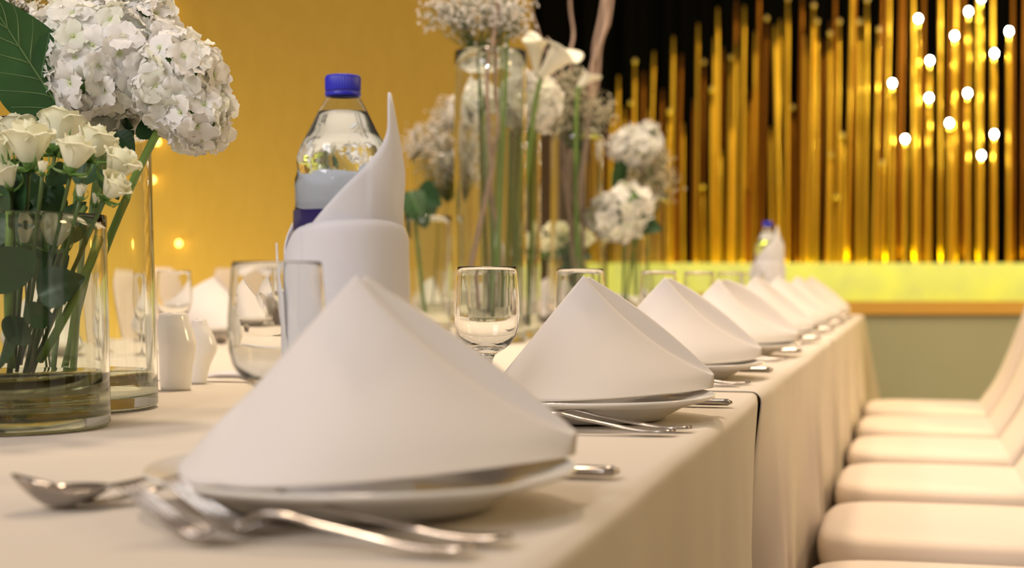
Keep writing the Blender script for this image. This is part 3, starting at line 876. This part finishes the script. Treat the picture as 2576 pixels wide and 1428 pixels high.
bottle(1236, 5.0, 'water bottle with blue cap seen through the tall vase', 'white napkin around the bottle behind the tall vase', -.9)

# ------------------------------------------------------------------ vases
def vase(px, z, r, h, water, label, taper=0.0, base=.012, wall=.003, col=None, seg=96):
    t = thing('glass_vase', label, 'vase', (at(px, 0, z).x, z, TZ + .0006))
    rt = r - taper
    prof = [(0, .0015), (r * .9, .0005), (r - .002, .001), (r, .004), (lerp(r, rt, .5), h * .5), (rt, h - .001), (rt - wall / 2, h), (rt - wall, h - .001), (lerp(r, rt, .5) - wall, h * .5), (r - wall, base + .006), (r - wall - .006, base), (0, base)]
    d = []
    for (r0, z0), (r1, z1) in zip(prof[:-1], prof[1:]):
        n = 8 if abs(z1 - z0) > .05 else 1
        for q in range(n): d.append((lerp(r0, r1, q / n), lerp(z0, z1, q / n)))
    d.append(prof[-1])
    MB().lathe(d, seg).build('vase_wall', M_VGLASS, t, fixn=True)
    if water:
        e = .0004
        MB().lathe([(0, base - e), (r - wall - .006, base - e), (r - wall + e, base + .006), (r - wall + e - taper * .2, water), (0, water)], seg).build('water', col or M_WATER, t, fixn=True)
    return t
M_MURK = glass('murky_water', (0.93, 0.94, 0.84), 1.33, absorb=(.42, .40, .20), dens=8)
V1 = vase(14, 1.467, .098, .204, .052, 'wide clear glass vase of white roses at the left edge', taper=.004, base=.012, col=M_MURK)
V2 = vase(170, 1.69, .098, .314, .040, 'clear glass cylinder of hydrangeas behind the rose vase', taper=.008, base=.014)
V3 = vase(1234, 3.34, .079, .635, .060, 'tallest clear glass cylinder in the centre, holding willow and baby breath', base=.02)
V4 = vase(1282, 3.62, .074, .540, .055, 'clear glass cylinder just behind the tallest one, holding hydrangea and callas', base=.018)
V5 = vase(1452, 4.30, .074, .560, .055, 'clear glass cylinder of willow left of the golden poles', base=.018)
V6 = vase(1098, 4.85, .080, .530, .060, 'clear glass cylinder of baby breath behind the leafy stem', base=.018)
V7 = vase(1075, 3.95, .062, .300, .050, 'low clear glass vase right of the wrapped bottle, holding a leafy stem', base=.018)
V8 = vase(1568, 4.35, .062, .270, .055, 'low clear glass vase under the round cream hydrangea', base=.018)
V9 = vase(1430, 4.75, .064, .215, .060, 'short glass vase of small white roses behind the tall cylinders', base=.018)
V10 = vase(1625, 5.15, .078, .420, .060, 'far glass cylinder holding hydrangea and baby breath by the poles', base=.018)

# ------------------------------------------------------------------ flowers
def petal_round(L, W, cup, ruf, seed, nu=7, nv=6):
    r = random.Random(seed); ph = r.uniform(0, 6)
    def f(u, v):
        y = (u - .5) * 2; x = v
        wid = W * (math.sin(math.pi * min(1, x * .80 + .10)) ** .65)
        edge = abs(y) ** 2
        z = cup * L * (x * (1 - x) * 1.6) + ruf * (edge * math.sin(ph + x * 11) + .6 * x * x * math.sin(ph * 2 + y * 7))
        return Vector((L * x * (1 - .10 * edge) + .0006, y * wid, z))
    return f, nu, nv
def floret_mesh(seed, size=.020):
    r = random.Random(seed); m = MB()
    for k in range(4):
        f, nu, nv = petal_round(size * r.uniform(.85, 1.1), size * r.uniform(.50, .64), .25, .0022, seed * 10 + k)
        a = k * math.pi / 2 + r.uniform(-.12, .12); tilt = r.uniform(-.12, .42)
        M = Matrix.Rotation(a, 3, 'Z') @ Matrix.Rotation(-tilt, 3, 'Y')
        off = Vector((0, 0, .0004 * k))
        m.grid(lambda u, v: M @ f(u, v) + off, nu, nv)
    m.lathe([(0, .0002), (.0012, .0006), (.0014, .0016), (.0008, .0026), (0, .0028)], 7)
    return m.mesh('floret', M_HYD)
FLORETS = [floret_mesh(i + 1) for i in range(6)]
def hydrangea(label, lobes, nflor, y, stem_to, fsize=1.0, leaf=None, seed=1, stemr=.004):
    """lobes = [(px,py,rx_px,ry_px,depth_m)]"""
    r = random.Random(seed)
    c0 = at(lobes[0][0], lobes[0][1], y)
    t = thing('hydrangea', label, 'flower', c0)
    core = MB(); areas = [l[2] * l[3] for l in lobes]; tot = sum(areas)
    for l, ar in zip(lobes, areas):
        c = at(l[0], l[1], y + (l[5] if len(l) > 5 else 0)) - c0; rx, ry, rz = l[2] * y / F, l[3] * y / F, l[4]
        core.grid(lambda u, v: (c.x + .74 * rx * math.sin(math.pi * v) * math.cos(2 * math.pi * u), c.y + .74 * rz * math.sin(math.pi * v) * math.sin(2 * math.pi * u), c.z + .74 * ry * math.cos(math.pi * v)), 16, 10, closeu=True)
        n = int(nflor * ar / tot); ga = math.pi * (3 - 5 ** .5)
        for i in range(n):
            zz = 1 - 2 * (i + .5) / n; rr = math.sqrt(1 - zz * zz); a = i * ga + r.uniform(-.2, .2)
            d = Vector((rr * math.cos(a), rr * math.sin(a), zz))
            k = r.uniform(.80, 1.05)
            pos = c + Vector((d.x * rx, d.y * rz, d.z * ry)) * k
            nrm = Vector((d.x / rx, d.y / rz, d.z / ry)).normalized() + Vector((r.uniform(-.6, .6), r.uniform(-.6, .6), r.uniform(-.6, .6)))
            o = link('floret', r.choice(FLORETS), t); o.location = pos
            q = nrm.normalized().to_track_quat('Z', 'Y')
            o.rotation_euler = (q.to_matrix() @ Matrix.Rotation(r.uniform(0, 6.28), 3, 'Z')).to_euler()
            s = fsize * r.uniform(.8, 1.15); o.scale = (s, s, s)
    core.build('flower_core', M_SEPAL, t)
    a = Vector((0, 0, -.2 * lobes[0][3] * y / F)); b = Vector(stem_to) - c0
    mid = (a + b) / 2 + Vector((r.uniform(-.01, .01), 0, .02))
    MB().tube([thru(a, mid, b, i / 14) for i in range(15)], stemr, 8).build('stem', M_GREEN, t)
    return t

def leaf_mesh(L, W, fold=.25, curve=.2, serr=0.0, name='leaf', m=None):
    def f(u, v):
        y = (u - .5) * 2; x = v
        w = W * (math.sin(math.pi * x ** .75) ** .8) * (1 - .25 * x)
        w *= 1 + serr * math.sin(x * 70)
        z = fold * abs(y) * w * .8 - curve * L * x * x + .006 * L / .05 * .1 * math.cos(x * 40 - abs(y) * 6) * abs(y) * (1 - abs(y))
        return Vector((L * x, y * w, z))
    return MB().grid(f, 11, 36).mesh(name, m or M_DGREEN)
def orient(o, p0, direction, roll=0.0):
    d = Vector(direction).normalized(); q = d.to_track_quat('X', 'Z')
    o.location = p0; o.rotation_euler = (q.to_matrix() @ Matrix.Rotation(roll, 3, 'X')).to_euler()
def veins(o, L, W, fold, curve):
    def S(y, x):
        w = W * (math.sin(math.pi * max(0, x) ** .75) ** .8) * (1 - .25 * x)
        return Vector((L * x, y * w, fold * abs(y) * w * .8 - curve * L * x * x))
    m = MB(); m.tube([S(0, .02 + .93 * i / 12) for i in range(13)], [lerp(.0016, .0004, i / 12) for i in range(13)], 6)
    for k in range(6):
        for sg in (-1, 1):
            x0 = .08 + .13 * k
            m.tube([S(sg * .9 * i / 7, min(.97, x0 + .22 * (i / 7) ** .8)) for i in range(8)], [lerp(.0009, .0003, i / 7) for i in range(8)], 5)
    return m.build('vein', mat('leaf_vein', (.13, .24, .09), .5), o)
def add_leaf(parent, base, p0, p1, W, roll=0.0, **kw):
    """p0,p1 world points, leaf runs from p0 to p1"""
    d = Vector(p1) - Vector(p0)
    o = link('leaf', leaf_mesh(d.length, W, **kw), parent)
    orient(o, Vector(p0) - base, d, roll)
    if kw.get('m') is not None or W > .07: veins(o, d.length, W, kw.get('fold', .25), kw.get('curve', .2))
    return o

# roses ------------------------------------------------------------
def rose_petals():
    out = []
    for ring, (R0, H, wid, flare, top) in enumerate([(.0050, .026, 3.2, -.001, .0), (.0090, .0268, 2.3, .0008, .002), (.0122, .0255, 2.0, .0030, .005)]):
        def f(u, v, R0=R0, H=H, wid=wid, flare=flare, top=top):
            a = (u - .5) * wid * (.80 + .20 * math.sin(math.pi * min(1, .1 + v * .7)))
            z = H * v - .0060 * (abs(u - .5) * 2) ** 3 * v + .0006 * math.sin(u * 17) * v
            rr = R0 * (math.sin(math.pi * (.12 + .42 * v)) ** .8) + flare * v ** 4 * 1.6
            rr = max(rr, .0015)
            if v > .85: z -= top * ((v - .85) / .15) ** 2 * .7
            return Vector((rr * math.cos(a), rr * math.sin(a), z))
        out.append(MB().grid(f, 11, 12).mesh('petal', M_ROSE))
    return out
RP = rose_petals()
def sepal_mesh():
    def f(u, v):
        y = (u - .5) * 2; w = .0042 * (1 - v) ** .7 * (1 if v > .05 else .8)
        return Vector((.004 + .010 * math.sin(v * 2.4) + .002 * v, y * w, -.003 + .020 * v - .003 * abs(y)))
    m = MB().grid(f, 5, 10)
    return m.mesh('sepal', M_SEPAL)
ME_SEP = sepal_mesh()
ME_CAL = MB().lathe([(0, -.006), (.0025, -.0055), (.0045, -.002), (.006, .002), (.0055, .005), (0, .005)], 12).mesh('calyx', M_SEPAL)
def rose(px, py, y, size, tilt, stem_to, label, open_=1.0, group=None, seed=0, bud=False):
    """size = bloom width in px, centre at px,py"""
    r = random.Random(seed * 7 + 3)
    c = at(px, py, y); s = size * y / F / .031
    t = thing('rose', label, 'flower', c, 0, group)
    ax = Vector((tilt[0], tilt[1], 1)).normalized()
    Mq = ax.to_track_quat('Z', 'Y').to_matrix() @ Matrix.Rotation(r.uniform(0, 6), 3, 'Z')
    def put(name, me, k, sc, dz=0.0, tiltk=0.0):
        o = link(name, me, t)
        m = Mq @ Matrix.Rotation(k, 3, 'Z') @ Matrix.Rotation(tiltk, 3, 'Y')
        o.rotation_euler = m.to_euler(); o.scale = (sc,) * 3
        o.location = Mq @ Vector((0, 0, (-.013 + dz) * s)); return o
    n3 = 0 if bud else 5
    for k in range(3): put('petal', RP[0], k * 2.1, s, .001)
    for k in range(4): put('petal', RP[1], k * 1.571 + .3, s * r.uniform(.95, 1.05), .0, .03 if bud else .08 * open_)
    for k in range(n3): put('petal', RP[2], k * 1.2566 + .7, s * r.uniform(.93, 1.06), -.001, r.uniform(.0, .16) * open_)
    for k in range(5): put('sepal', ME_SEP, k * 1.2566 + .2, s * (1.0 if not bud else .95), -.001, (.5 if not bud else .0) + r.uniform(-.1, .3))
    put('calyx', ME_CAL, 0, s, -.002)
    a = Mq @ Vector((0, 0, -.017 * s)); b = Vector(stem_to) - c
    mid = a + (b - a) * .45 - ax * .012 + Vector((0, 0, -.0))
    MB().tube([thru(a, mid, b, i / 12) for i in range(13)], .0019, 7).build('stem', M_DSTEM, t)
    return t
rs = [(75, 352, 118, 1.42, (.05, -.15), 'large open white rose at the left of the front bouquet', 0),
      (192, 378, 92, 1.40, (.25, -.05), 'half-open white rose standing upright right of the large open rose', 0),
      (245, 352, 88, 1.48, (.35, .1), 'white rose tucked behind the upright half-open rose', 0),
      (150, 318, 110, 1.53, (.1, .2), 'white rose at the back top of the front bouquet', 0),
      (40, 325, 90, 1.54, (-.2, .2), 'white rose at the back above the large open rose', 0),
      (0, 375, 80, 1.45, (-.3, -.1), 'white rose cut by the left edge of the photo', 0),
      (8, 440, 74, 1.40, (-.4, -.2), 'lower white rose cut by the left edge of the photo', 0),
      (305, 408, 88, 1.45, (.55, -.1), 'white rose leaning right near the tall vase rim', 0),
      (292, 466, 74, 1.42, (.9, -.3), 'smaller white rose nodding right below the leaning rose', 0),
      (204, 480, 42, 1.41, (.15, -.1), 'narrow white rosebud in the middle of the bouquet', 1),
      (108, 420, 36, 1.39, (.1, -.2), 'tight rosebud under the large open rose', 1),
      (243, 500, 34, 1.46, (.1, 0), 'thin rosebud in the gap right of the narrow bud', 1),
      (62, 592, 54, 1.44, (.1, -.1), 'closed white rosebud inside the vase rim, left one', 1),
      (140, 578, 84, 1.45, (.2, -.1), 'half-open white rose inside the vase just below its rim', 0),
      (60, 505, 34, 1.50, (0, .1), 'pale bud in the shade behind the front stems', 1)]
for i, (px, py, sz, y, tl, lab, bud) in enumerate(rs):
    st = at(40 + (px - 100) * .22, 925 + rnd.uniform(-15, 25), 1.47)
    rose(px, py, y, sz, tl, st, lab, 1.0, 'white roses in the front vase', i + 1, bool(bud))

# rose foliage: leafy stems in the front vase
def leafy(name, label, base_pts, leaves, rad=.003, m=M_GREEN):
    p0 = Vector(base_pts[0]); t = thing(name, label, 'foliage', p0)
    pts = [Vector(p) - p0 for p in base_pts]
    if len(pts) == 3: pts = [thru(pts[0], pts[1], pts[2], i / 12) for i in range(13)]
    MB().tube(pts, rad, 8).build('stem', m, t)
    for (a, b, W, roll, kw) in leaves: add_leaf(t, p0, a, b, W, roll, **kw)
    return t
def lf(x0, y0, x1, y1, z0, z1, W, roll=0.0, **kw): return (at(x0, y0, z0), at(x1, y1, z1), W, roll, kw)
leafy('rose_foliage', 'leafy rose stem with dark serrated leaves at the front of the vase', [at(100, 905, 1.45), at(190, 740, 1.43), at(245, 600, 1.47)],
      [lf(95, 745, 205, 690, 1.42, 1.42, .024, 1.2, serr=.04), lf(60, 800, 140, 785, 1.41, 1.43, .016, 1.1, serr=.04), lf(30, 790, 20, 935, 1.40, 1.42, .016, 1.4, serr=.04)], .0042)
leafy('rose_foliage', 'dark leafy stem at the left edge inside the front vase', [at(30, 920, 1.46), at(20, 740, 1.42), at(30, 500, 1.42)],
      [lf(60, 720, -30, 620, 1.41, 1.40, .03, 1.3), lf(20, 560, -20, 470, 1.40, 1.42, .03, 1.2), lf(60, 530, 10, 480, 1.40, 1.43, .024, 1.5), lf(20, 860, 70, 790, 1.39, 1.42, .018, 1.0),
       lf(10, 700, 60, 600, 1.43, 1.45, .024, 1.5), lf(0, 640, 30, 520, 1.45, 1.45, .03, 1.4), lf(90, 650, 120, 560, 1.49, 1.5, .02, 1.4), lf(20, 460, 90, 440, 1.47, 1.47, .024, 1.2)], .004)
leafy('rose_foliage', 'branching green rose stems filling the middle of the front vase', [at(80, 930, 1.48), at(130, 700, 1.48), at(215, 520, 1.46)],
      [lf(120, 430, 175, 455, 1.46, 1.46, .015, 1.2), lf(160, 560, 215, 500, 1.47, 1.48, .010, 1.0), lf(60, 440, 30, 520, 1.45, 1.45, .02, 1.2), lf(100, 470, 150, 540, 1.52, 1.52, .022, 1.4), lf(180, 440, 260, 430, 1.52, 1.52, .016, 1.2), lf(190, 540, 160, 620, 1.52, 1.52, .02, 1.3), lf(110, 620, 60, 700, 1.52, 1.52, .024, 1.3), lf(260, 430, 300, 500, 1.5, 1.5, .012, 1.2), lf(130, 680, 170, 640, 1.5, 1.5, .014, 1.3), lf(150, 480, 110, 540, 1.5, 1.5, .016, 1.3),
       lf(70, 480, 120, 470, 1.5, 1.5, .02, 1.3), lf(30, 560, 100, 510, 1.5, 1.5, .022, 1.3)], .003)

# hydrangeas of the left vase
hydrangea('large white hydrangea head at the top left, above the rose bouquet', [(285, 150, 175, 140, .07), (180, 120, 105, 105, .055), (330, 70, 110, 85, .05, .02), (215, 215, 100, 62, .05, -.02)], 235, 1.63,
          at(190, 985, 1.70), 1.12, seed=3, stemr=.0045)
hydrangea('drooping white hydrangea head right of the larger one against the gold wall', [(450, 215, 100, 118, .06), (500, 300, 66, 72, .045, -.01)], 120, 1.60,
          at(150, 1000, 1.72), 1.0, seed=5, stemr=.0045)
leafy('hydrangea_leaf', 'big dark green hydrangea leaf at the top left edge', [at(175, 310, 1.60), at(230, 330, 1.62), at(250, 420, 1.66)],
      [lf(178, 312, -45, -20, 1.60, 1.52, .050, 1.25, curve=.05, fold=.2, m=M_BLEAF)], .0025)
leafy('hydrangea_leaf', 'small green leaf under the drooping hydrangea', [at(330, 330, 1.66), at(300, 400, 1.68), at(240, 560, 1.7)],
      [lf(345, 318, 408, 335, 1.63, 1.63, .020, .9, serr=.05), lf(330, 310, 270, 345, 1.64, 1.67, .016, 1.1), lf(290, 335, 340, 380, 1.62, 1.62, .014, 1.2)], .0025)
for i, (x, y, lab) in enumerate([(190, 300, 'thick green stem dropping from the large hydrangea, left one'), (245, 290, 'thick green stem dropping from the large hydrangea, right one')]):
    leafy('flower_stem', lab, [at(x + 30, y, 1.66), at(x, 520, 1.69), at(130 + 30 * i, 1000, 1.71)], [], .0035)

# gypsophila ------------------------------------------------------------
def blossom(m, p, r, rr):
    # tiny five petalled blossom
    n = Vector((rr.uniform(-1, 1), rr.uniform(-1, .3), rr.uniform(-.2, 1))).normalized()
    q = n.to_track_quat('Z', 'Y').to_matrix(); k = len(m.v); ph = rr.uniform(0, 6)
    m.v.append(tuple(p + n * r * .5))
    for j in range(10):
        a = ph + j * math.pi / 5; rad = r * (1.0 if j % 2 == 0 else .55)
        m.v.append(tuple(p + q @ Vector((rad * math.cos(a), rad * math.sin(a), .15 * r))))
    m.v.append(tuple(p - n * r * .6))
    for j in range(10):
        m.f.append((k, k + 1 + j, k + 1 + (j + 1) % 10)); m.f.append((k + 11, k + 1 + (j + 1) % 10, k + 1 + j))
def gypso(label, puffs, n, y, stem_to, br=.0032, seed=1, m=None):
    """puffs = [(px,py,rx,ry)]"""
    r = random.Random(seed); base = Vector(stem_to)
    t = thing('gypsophila', label, 'flower', base)
    bl, st = MB(), MB(); tot = sum(p[2] * p[3] for p in puffs)
    cx = sum(p[0] for p in puffs) / len(puffs); low = max(p[1] + p[3] for p in puffs)
    hub = at(cx, low + 40, y)
    if hub.z < base.z + .05: hub = base + Vector((0, 0, .1))
    for pf_ in puffs:
        c = at(pf_[0], pf_[1], y); rx, ry = pf_[2] * y / F, pf_[3] * y / F
        nb = max(4, int(1.15 * n / 14 * pf_[2] * pf_[3] / tot))
        for b in range(nb):
            while True:
                d = Vector((r.uniform(-1, 1), r.uniform(-1, 1), r.uniform(-1, 1)))
                if d.length < 1: break
            bc = c + Vector((d.x * rx, d.y * max(rx, ry) * .8, d.z * ry)) * .9
            mid = (hub + bc) / 2 + Vector((r.uniform(-.01, .01), r.uniform(-.01, .01), -.01))
            st.tube([thru(hub, mid, bc, i / 5) - base for i in range(6)], [.0011] * 3 + [.0007] * 3, 3)
            for q in range(14):
                p = bc + Vector((r.gauss(0, .0165), r.gauss(0, .0165), r.gauss(0, .015))) * (y / 4.5) ** .5
                st.tube([bc - base, p - base], .0004, 3, cap=False)
                blossom(bl, p - base, br * 1.05 * r.uniform(.6, 1.3), r)
    for j in range(4):
        q = Vector((r.uniform(-.012, .012), r.uniform(-.012, .012), 0))
        st.tube([thru(hub, (hub + base) / 2 + q * .6, base + q, i / 8) - base for i in range(9)], .0014, 5)
    st.build('stem', M_DSTEM, t)
    o = bl.build('blossoms', m or M_GYP, t, smooth=False); o['kind'] = 'stuff'
    return t
gypso('baby breath behind the large hydrangea at the top left corner', [(60, 30, 80, 55), (10, 60, 60, 60), (60, 190, 60, 50)], 600, 1.80, at(110, 1000, 1.74), .003, 2)
gypso('cloud of baby breath right of the wrapped bottle peak', [(1120, 345, 85, 90), (1060, 350, 55, 60), (1150, 290, 50, 45), (1175, 400, 60, 70), (1120, 420, 50, 50)], 1300, 4.84, at(1098, 765, 4.85), .0055, 3)
gypso('baby breath spilling over the top of the tallest vase', [(1110, 40, 55, 26), (1170, 20, 65, 34), (1180, 62, 50, 26), (1250, 30, 55, 50), (1300, 50, 40, 40)], 900, 3.33, at(1225, 830, 3.34), .0042, 4)
gypso('shaded baby breath between the calla lily and the poles', [(1440, 255, 60, 45), (1480, 290, 60, 35), (1410, 300, 50, 40), (1430, 210, 50, 28), (1510, 265, 35, 22)], 1000, 4.28, at(1452, 790, 4.30), .0055, 5, mat('gypsophila_shaded', (.50, .45, .31), .8))  # shade painted into these blossoms as a darker, browner colour
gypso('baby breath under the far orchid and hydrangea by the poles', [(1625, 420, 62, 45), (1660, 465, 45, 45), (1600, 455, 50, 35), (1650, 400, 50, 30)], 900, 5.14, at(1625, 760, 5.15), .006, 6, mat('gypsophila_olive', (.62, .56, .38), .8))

# other far flowers
hydrangea('white hydrangea in the centre behind the tallest vase', [(1335, 255, 68, 72, .07)], 90, 3.60, at(1285, 800, 3.62), 1.35, seed=7)
hydrangea('white hydrangea seen through the left half of the tallest vase', [(1198, 262, 52, 50, .06)], 70, 3.85, at(1265, 800, 3.64), 1.3, seed=8)
hydrangea('round cream hydrangea low beside the poles', [(1582, 520, 62, 52, .075), (1535, 545, 48, 50, .06), (1560, 570, 45, 30, .05, -.02)], 110, 4.30, at(1568, 770, 4.35), 1.25, seed=9)
hydrangea('cream hydrangea topmost on the far arrangement by the poles', [(1595, 368, 62, 46, .08)], 80, 5.12, at(1622, 770, 5.15), 1.35, seed=10)
hydrangea('small white blossom cluster standing above the far arrangement', [(1632, 326, 24, 14, .03), (1585, 335, 12, 14, .02)], 16, 5.10, at(1626, 770, 5.15), 1.1, seed=11)
leafy('hydrangea_leaf', 'dark heart-shaped leaf on a long stem right of the wrapped bottle', [at(1070, 790, 3.95), at(1058, 690, 3.95), at(1036, 480, 3.95)],
      [lf(1030, 480, 1075, 570, 3.93, 3.90, .075, .3, serr=.03, curve=.1), lf(1036, 500, 1015, 600, 3.96, 3.93, .035, .6, serr=.03), lf(1050, 480, 1100, 510, 3.97, 3.9, .045, 1.2)], .0048)
leafy('hydrangea_leaf', 'dark leaf right of the round cream hydrangea', [at(1575, 770, 4.36), at(1590, 650, 4.36), at(1610, 560, 4.34)],
      [lf(1605, 560, 1665, 575, 4.32, 4.30, .032, 1.2), lf(1560, 580, 1545, 610, 4.32, 4.30, .025, 1.2)], .004)
leafy('hydrangea_leaf', 'dark leaf beneath the topmost cream hydrangea', [at(1612, 770, 5.16), at(1600, 600, 5.16), at(1570, 430, 5.14)],
      [lf(1580, 410, 1525, 480, 5.10, 5.06, .045, 1.2), lf(1570, 440, 1535, 470, 5.10, 5.06, .045, 1.4)], .004)
leafy('hydrangea_leaf', 'dark green leaf inside the tallest vase behind its glass', [at(1240, 800, 3.45), at(1238, 500, 3.46), at(1225, 240, 3.6)],
      [lf(1220, 235, 1220, 300, 3.72, 3.70, .026, 1.3), lf(1232, 240, 1232, 305, 3.72, 3.70, .02, 1.7)], .003)
# small white roses of the short far vase
ii = 20
SR = ['highest on the left', 'right of the highest', 'middle of the top', 'tucked behind the middle top', 'far right edge', 'low left of centre', 'second row at the left', 'leftmost of all', 'leftmost and lowest', 'low at the right', 'behind the top row centre', 'smallest, low at left']
small = [(1393, 575, 46), (1428, 600, 48), (1452, 588, 46), (1455, 580, 40), (1486, 598, 38), (1405, 620, 36), (1370, 612, 48), (1345, 605, 44), (1340, 630, 46), (1465, 612, 40), (1430, 585, 44), (1380, 634, 36)]
for j, (px, py, sz) in enumerate(small):
    rose(px, py, 4.70 + .05 * (j % 3), sz, ((px - 1420) / 120, -.3), at(1430 + (px - 1430) * .25, 740, 4.75), 'small white rose of the short far vase, ' + SR[j], 1.2, 'small roses in the short far vase', ii + j)
leafy('rose_foliage', 'dark foliage under the small white roses in the short vase', [at(1440, 740, 4.74), at(1440, 700, 4.74), at(1440, 630, 4.74)],
      [lf(1440, 650, 1390, 620, 4.7, 4.68, .03, 1.0), lf(1440, 650, 1495, 640, 4.7, 4.68, .03, 1.0), lf(1440, 680, 1400, 665, 4.7, 4.68, .03, 1.2), lf(1440, 680, 1480, 670, 4.7, 4.68, .03, 1.2), lf(1440, 640, 1430, 590, 4.73, 4.7, .03, 1.4)], .004)

# calla lilies
def calla(px, py, tipx, tipy, y, label, wid=1.0, roll=0.0, stem_to=None):
    """px,py: throat where the stem meets; tip: direction towards the mouth"""
    b = at(px, py, y); d = at(tipx, tipy, y) - b; L = d.length
    t = thing('calla_lily', label, 'flower', b)
    q = d.normalized().to_track_quat('Z', 'Y').to_matrix() @ Matrix.Rotation(roll, 3, 'Z')
    def f(u, v):
        a = 2 * math.pi * u * 1.06; wrap = .0012 * u
        r = L * interp([(0, .06), (.35, .13), (.65, .20), (.85, .25), (1, .36)], v)
        tip = max(0, math.cos(a - math.pi)) ** 3
        z = L * (.84 * v + .26 * v ** 3 * tip) - L * .07 * v ** 6 * (1 - tip) + L * .03 * v ** 5 * math.sin(3 * a)
        r *= wid * (1 + .25 * tip * v ** 4)
        return q @ Vector(((r + wrap) * math.cos(a), (r + wrap) * math.sin(a), z))
    o = MB().grid(f, 40, 18).build('spathe', M_CALLA, t); mod(o, 'SOLIDIFY', thickness=.0015)
    MB().tube([q @ Vector((0, 0, L * .15)), q @ Vector((0, 0, L * .62))], [.004, .003], 8).build('spadix', mat('spadix', (.8, .6, .1), .6), t)
    e = Vector(stem_to) - b
    a0 = q @ Vector((0, 0, L * .12)); a1 = q @ Vector((0, 0, -L * .25)) 
    MB().tube([bez(a0, a1, e, i / 14) for i in range(15)], [.007] + [.0055] * 14, 9).build('stem', M_GREEN, t)
calla(1350, 188, 1345, 84, 3.56, 'upright calla lily, left one of the pair above the centre hydrangea', .85, .3, at(1300, 800, 3.62))
calla(1358, 196, 1432, 112, 3.50, 'large calla lily leaning right beside the upright one', 1.15, 2.6, at(1288, 800, 3.60))
calla(1452, 222, 1492, 182, 4.20, 'small calla lily facing right above the shaded baby breath', 1, 1.2, at(1452, 790, 4.30))

# curly willow and green stems
def twig(label, pts, y, rad=.0045, m=M_TWIG, name='willow_branch', wob=8, seed=0, cat='branch', y1=None):
    r = random.Random(seed); P = []
    n = len(pts)
    for i in range(n - 1):
        for k in range(6):
            q = k / 6; a = pts[i]; b = pts[i + 1]
            yy = y if y1 is None else lerp(y, y1, (i + q) / (n - 1))
            ph = (i + q) * 2.2 + seed
            P.append(at(lerp(a[0], b[0], q) + wob * math.sin(ph), lerp(a[1], b[1], q), yy + .012 * math.cos(ph) * (wob / 8)))
    P.append(at(pts[-1][0] + wob * math.sin((n - 1) * 2.2 + seed), pts[-1][1], y1 or y))
    p0 = P[-1].copy()
    o = MB().tube([p - p0 for p in P], [rad * lerp(.7, 1.1, i / (len(P) - 1)) for i in range(len(P))], 7).build(name, m)
    o.location = p0; tag(o, label, cat); return o
twig('pale willow branch crossing in front of the tallest vase centre, left strand', [(1255, -40), (1240, 110), (1228, 180), (1222, 250), (1232, 330), (1240, 420), (1205, 560), (1185, 680), (1195, 810)], 3.32, .0058, wob=3, seed=1)
twig('pale willow branch twisting beside the left strand in the tallest vase', [(1262, -60), (1258, 120), (1244, 240), (1250, 330), (1236, 430), (1246, 560), (1262, 700), (1258, 810)], 3.35, .0042, wob=5, seed=2)
twig('thin willow twig at the right rear of the tallest vase', [(1238, -60), (1250, 60), (1240, 200), (1255, 310), (1238, 480), (1230, 820)], 3.38, .0032, wob=5, seed=3)
twig('willow branch rising alone left of the thick willow bundle', [(1440, -30), (1442, 70), (1430, 120), (1444, 180), (1440, 250), (1430, 420), (1440, 540), (1455, 790)], 4.30, .0052, wob=7, seed=4)
twig('thickest willow branch of the bundle before the black drape', [(1535, -60), (1520, 40), (1508, 110), (1490, 180), (1480, 260), (1470, 400), (1452, 560), (1456, 790)], 4.27, .0085, wob=4, seed=5)
twig('willow branch twined along the left of the thick bundle', [(1520, -60), (1506, 30), (1500, 110), (1496, 180), (1474, 260), (1425, 430), (1442, 600), (1462, 790)], 4.31, .0060, wob=6, seed=6)
twig('willow branch twined along the right of the thick bundle', [(1540, -60), (1530, 60), (1515, 120), (1500, 200), (1485, 280), (1470, 480), (1460, 700), (1450, 790)], 4.33, .0055, wob=5, seed=7)
twig('thin dark twig crossing behind the callas', [(1325, 10), (1355, 70), (1375, 130), (1400, 220), (1420, 340), (1448, 540), (1448, 790)], 4.34, .0034, wob=4, seed=8)
twig('short twig slanting right behind the callas', [(1375, 95), (1400, 130), (1412, 180), (1402, 230), (1430, 480), (1446, 790)], 4.36, .0036, wob=3, seed=9)
greens = [(1278, 60, 1262, 380, 1246, 830, 3.33, .0052, 'bright green stem in the middle of the tallest vase'),
          (1262, 20, 1258, 300, 1232, 830, 3.36, .0032, 'thin green stem left of the bright one in the tallest vase'),
          (1190, 100, 1215, 250, 1250, 830, 3.37, .0025, 'thin green stem leaning left out of the tallest vase'),
          (1310, 300, 1300, 520, 1305, 820, 3.60, .0065, 'thick green stem at the right inside the second tall cylinder'),
          (1330, 300, 1318, 540, 1290, 820, 3.63, .0060, 'thick green stem beside the golden glint in the second cylinder'),
          (1345, 300, 1338, 520, 1325, 820, 3.58, .0050, 'green stem nearest the right wall of the second cylinder'),
          (1290, 330, 1285, 560, 1272, 820, 3.66, .0050, 'dark green stem at the left of the second cylinder'),
          (1445, 330, 1452, 560, 1470, 790, 4.27, .0065, 'green stem in the willow vase, left one'),
          (1460, 330, 1450, 560, 1440, 790, 4.33, .0060, 'green stem in the willow vase, right one')]
for i, (x0, y0, x1, y1, x2, y2, y, r_, lab) in enumerate(greens):
    twig(lab, [(x0, y0), (x1, y1), (x2, y2)], y, r_, M_GREEN, 'flower_stem', 1.5, i, 'stem')
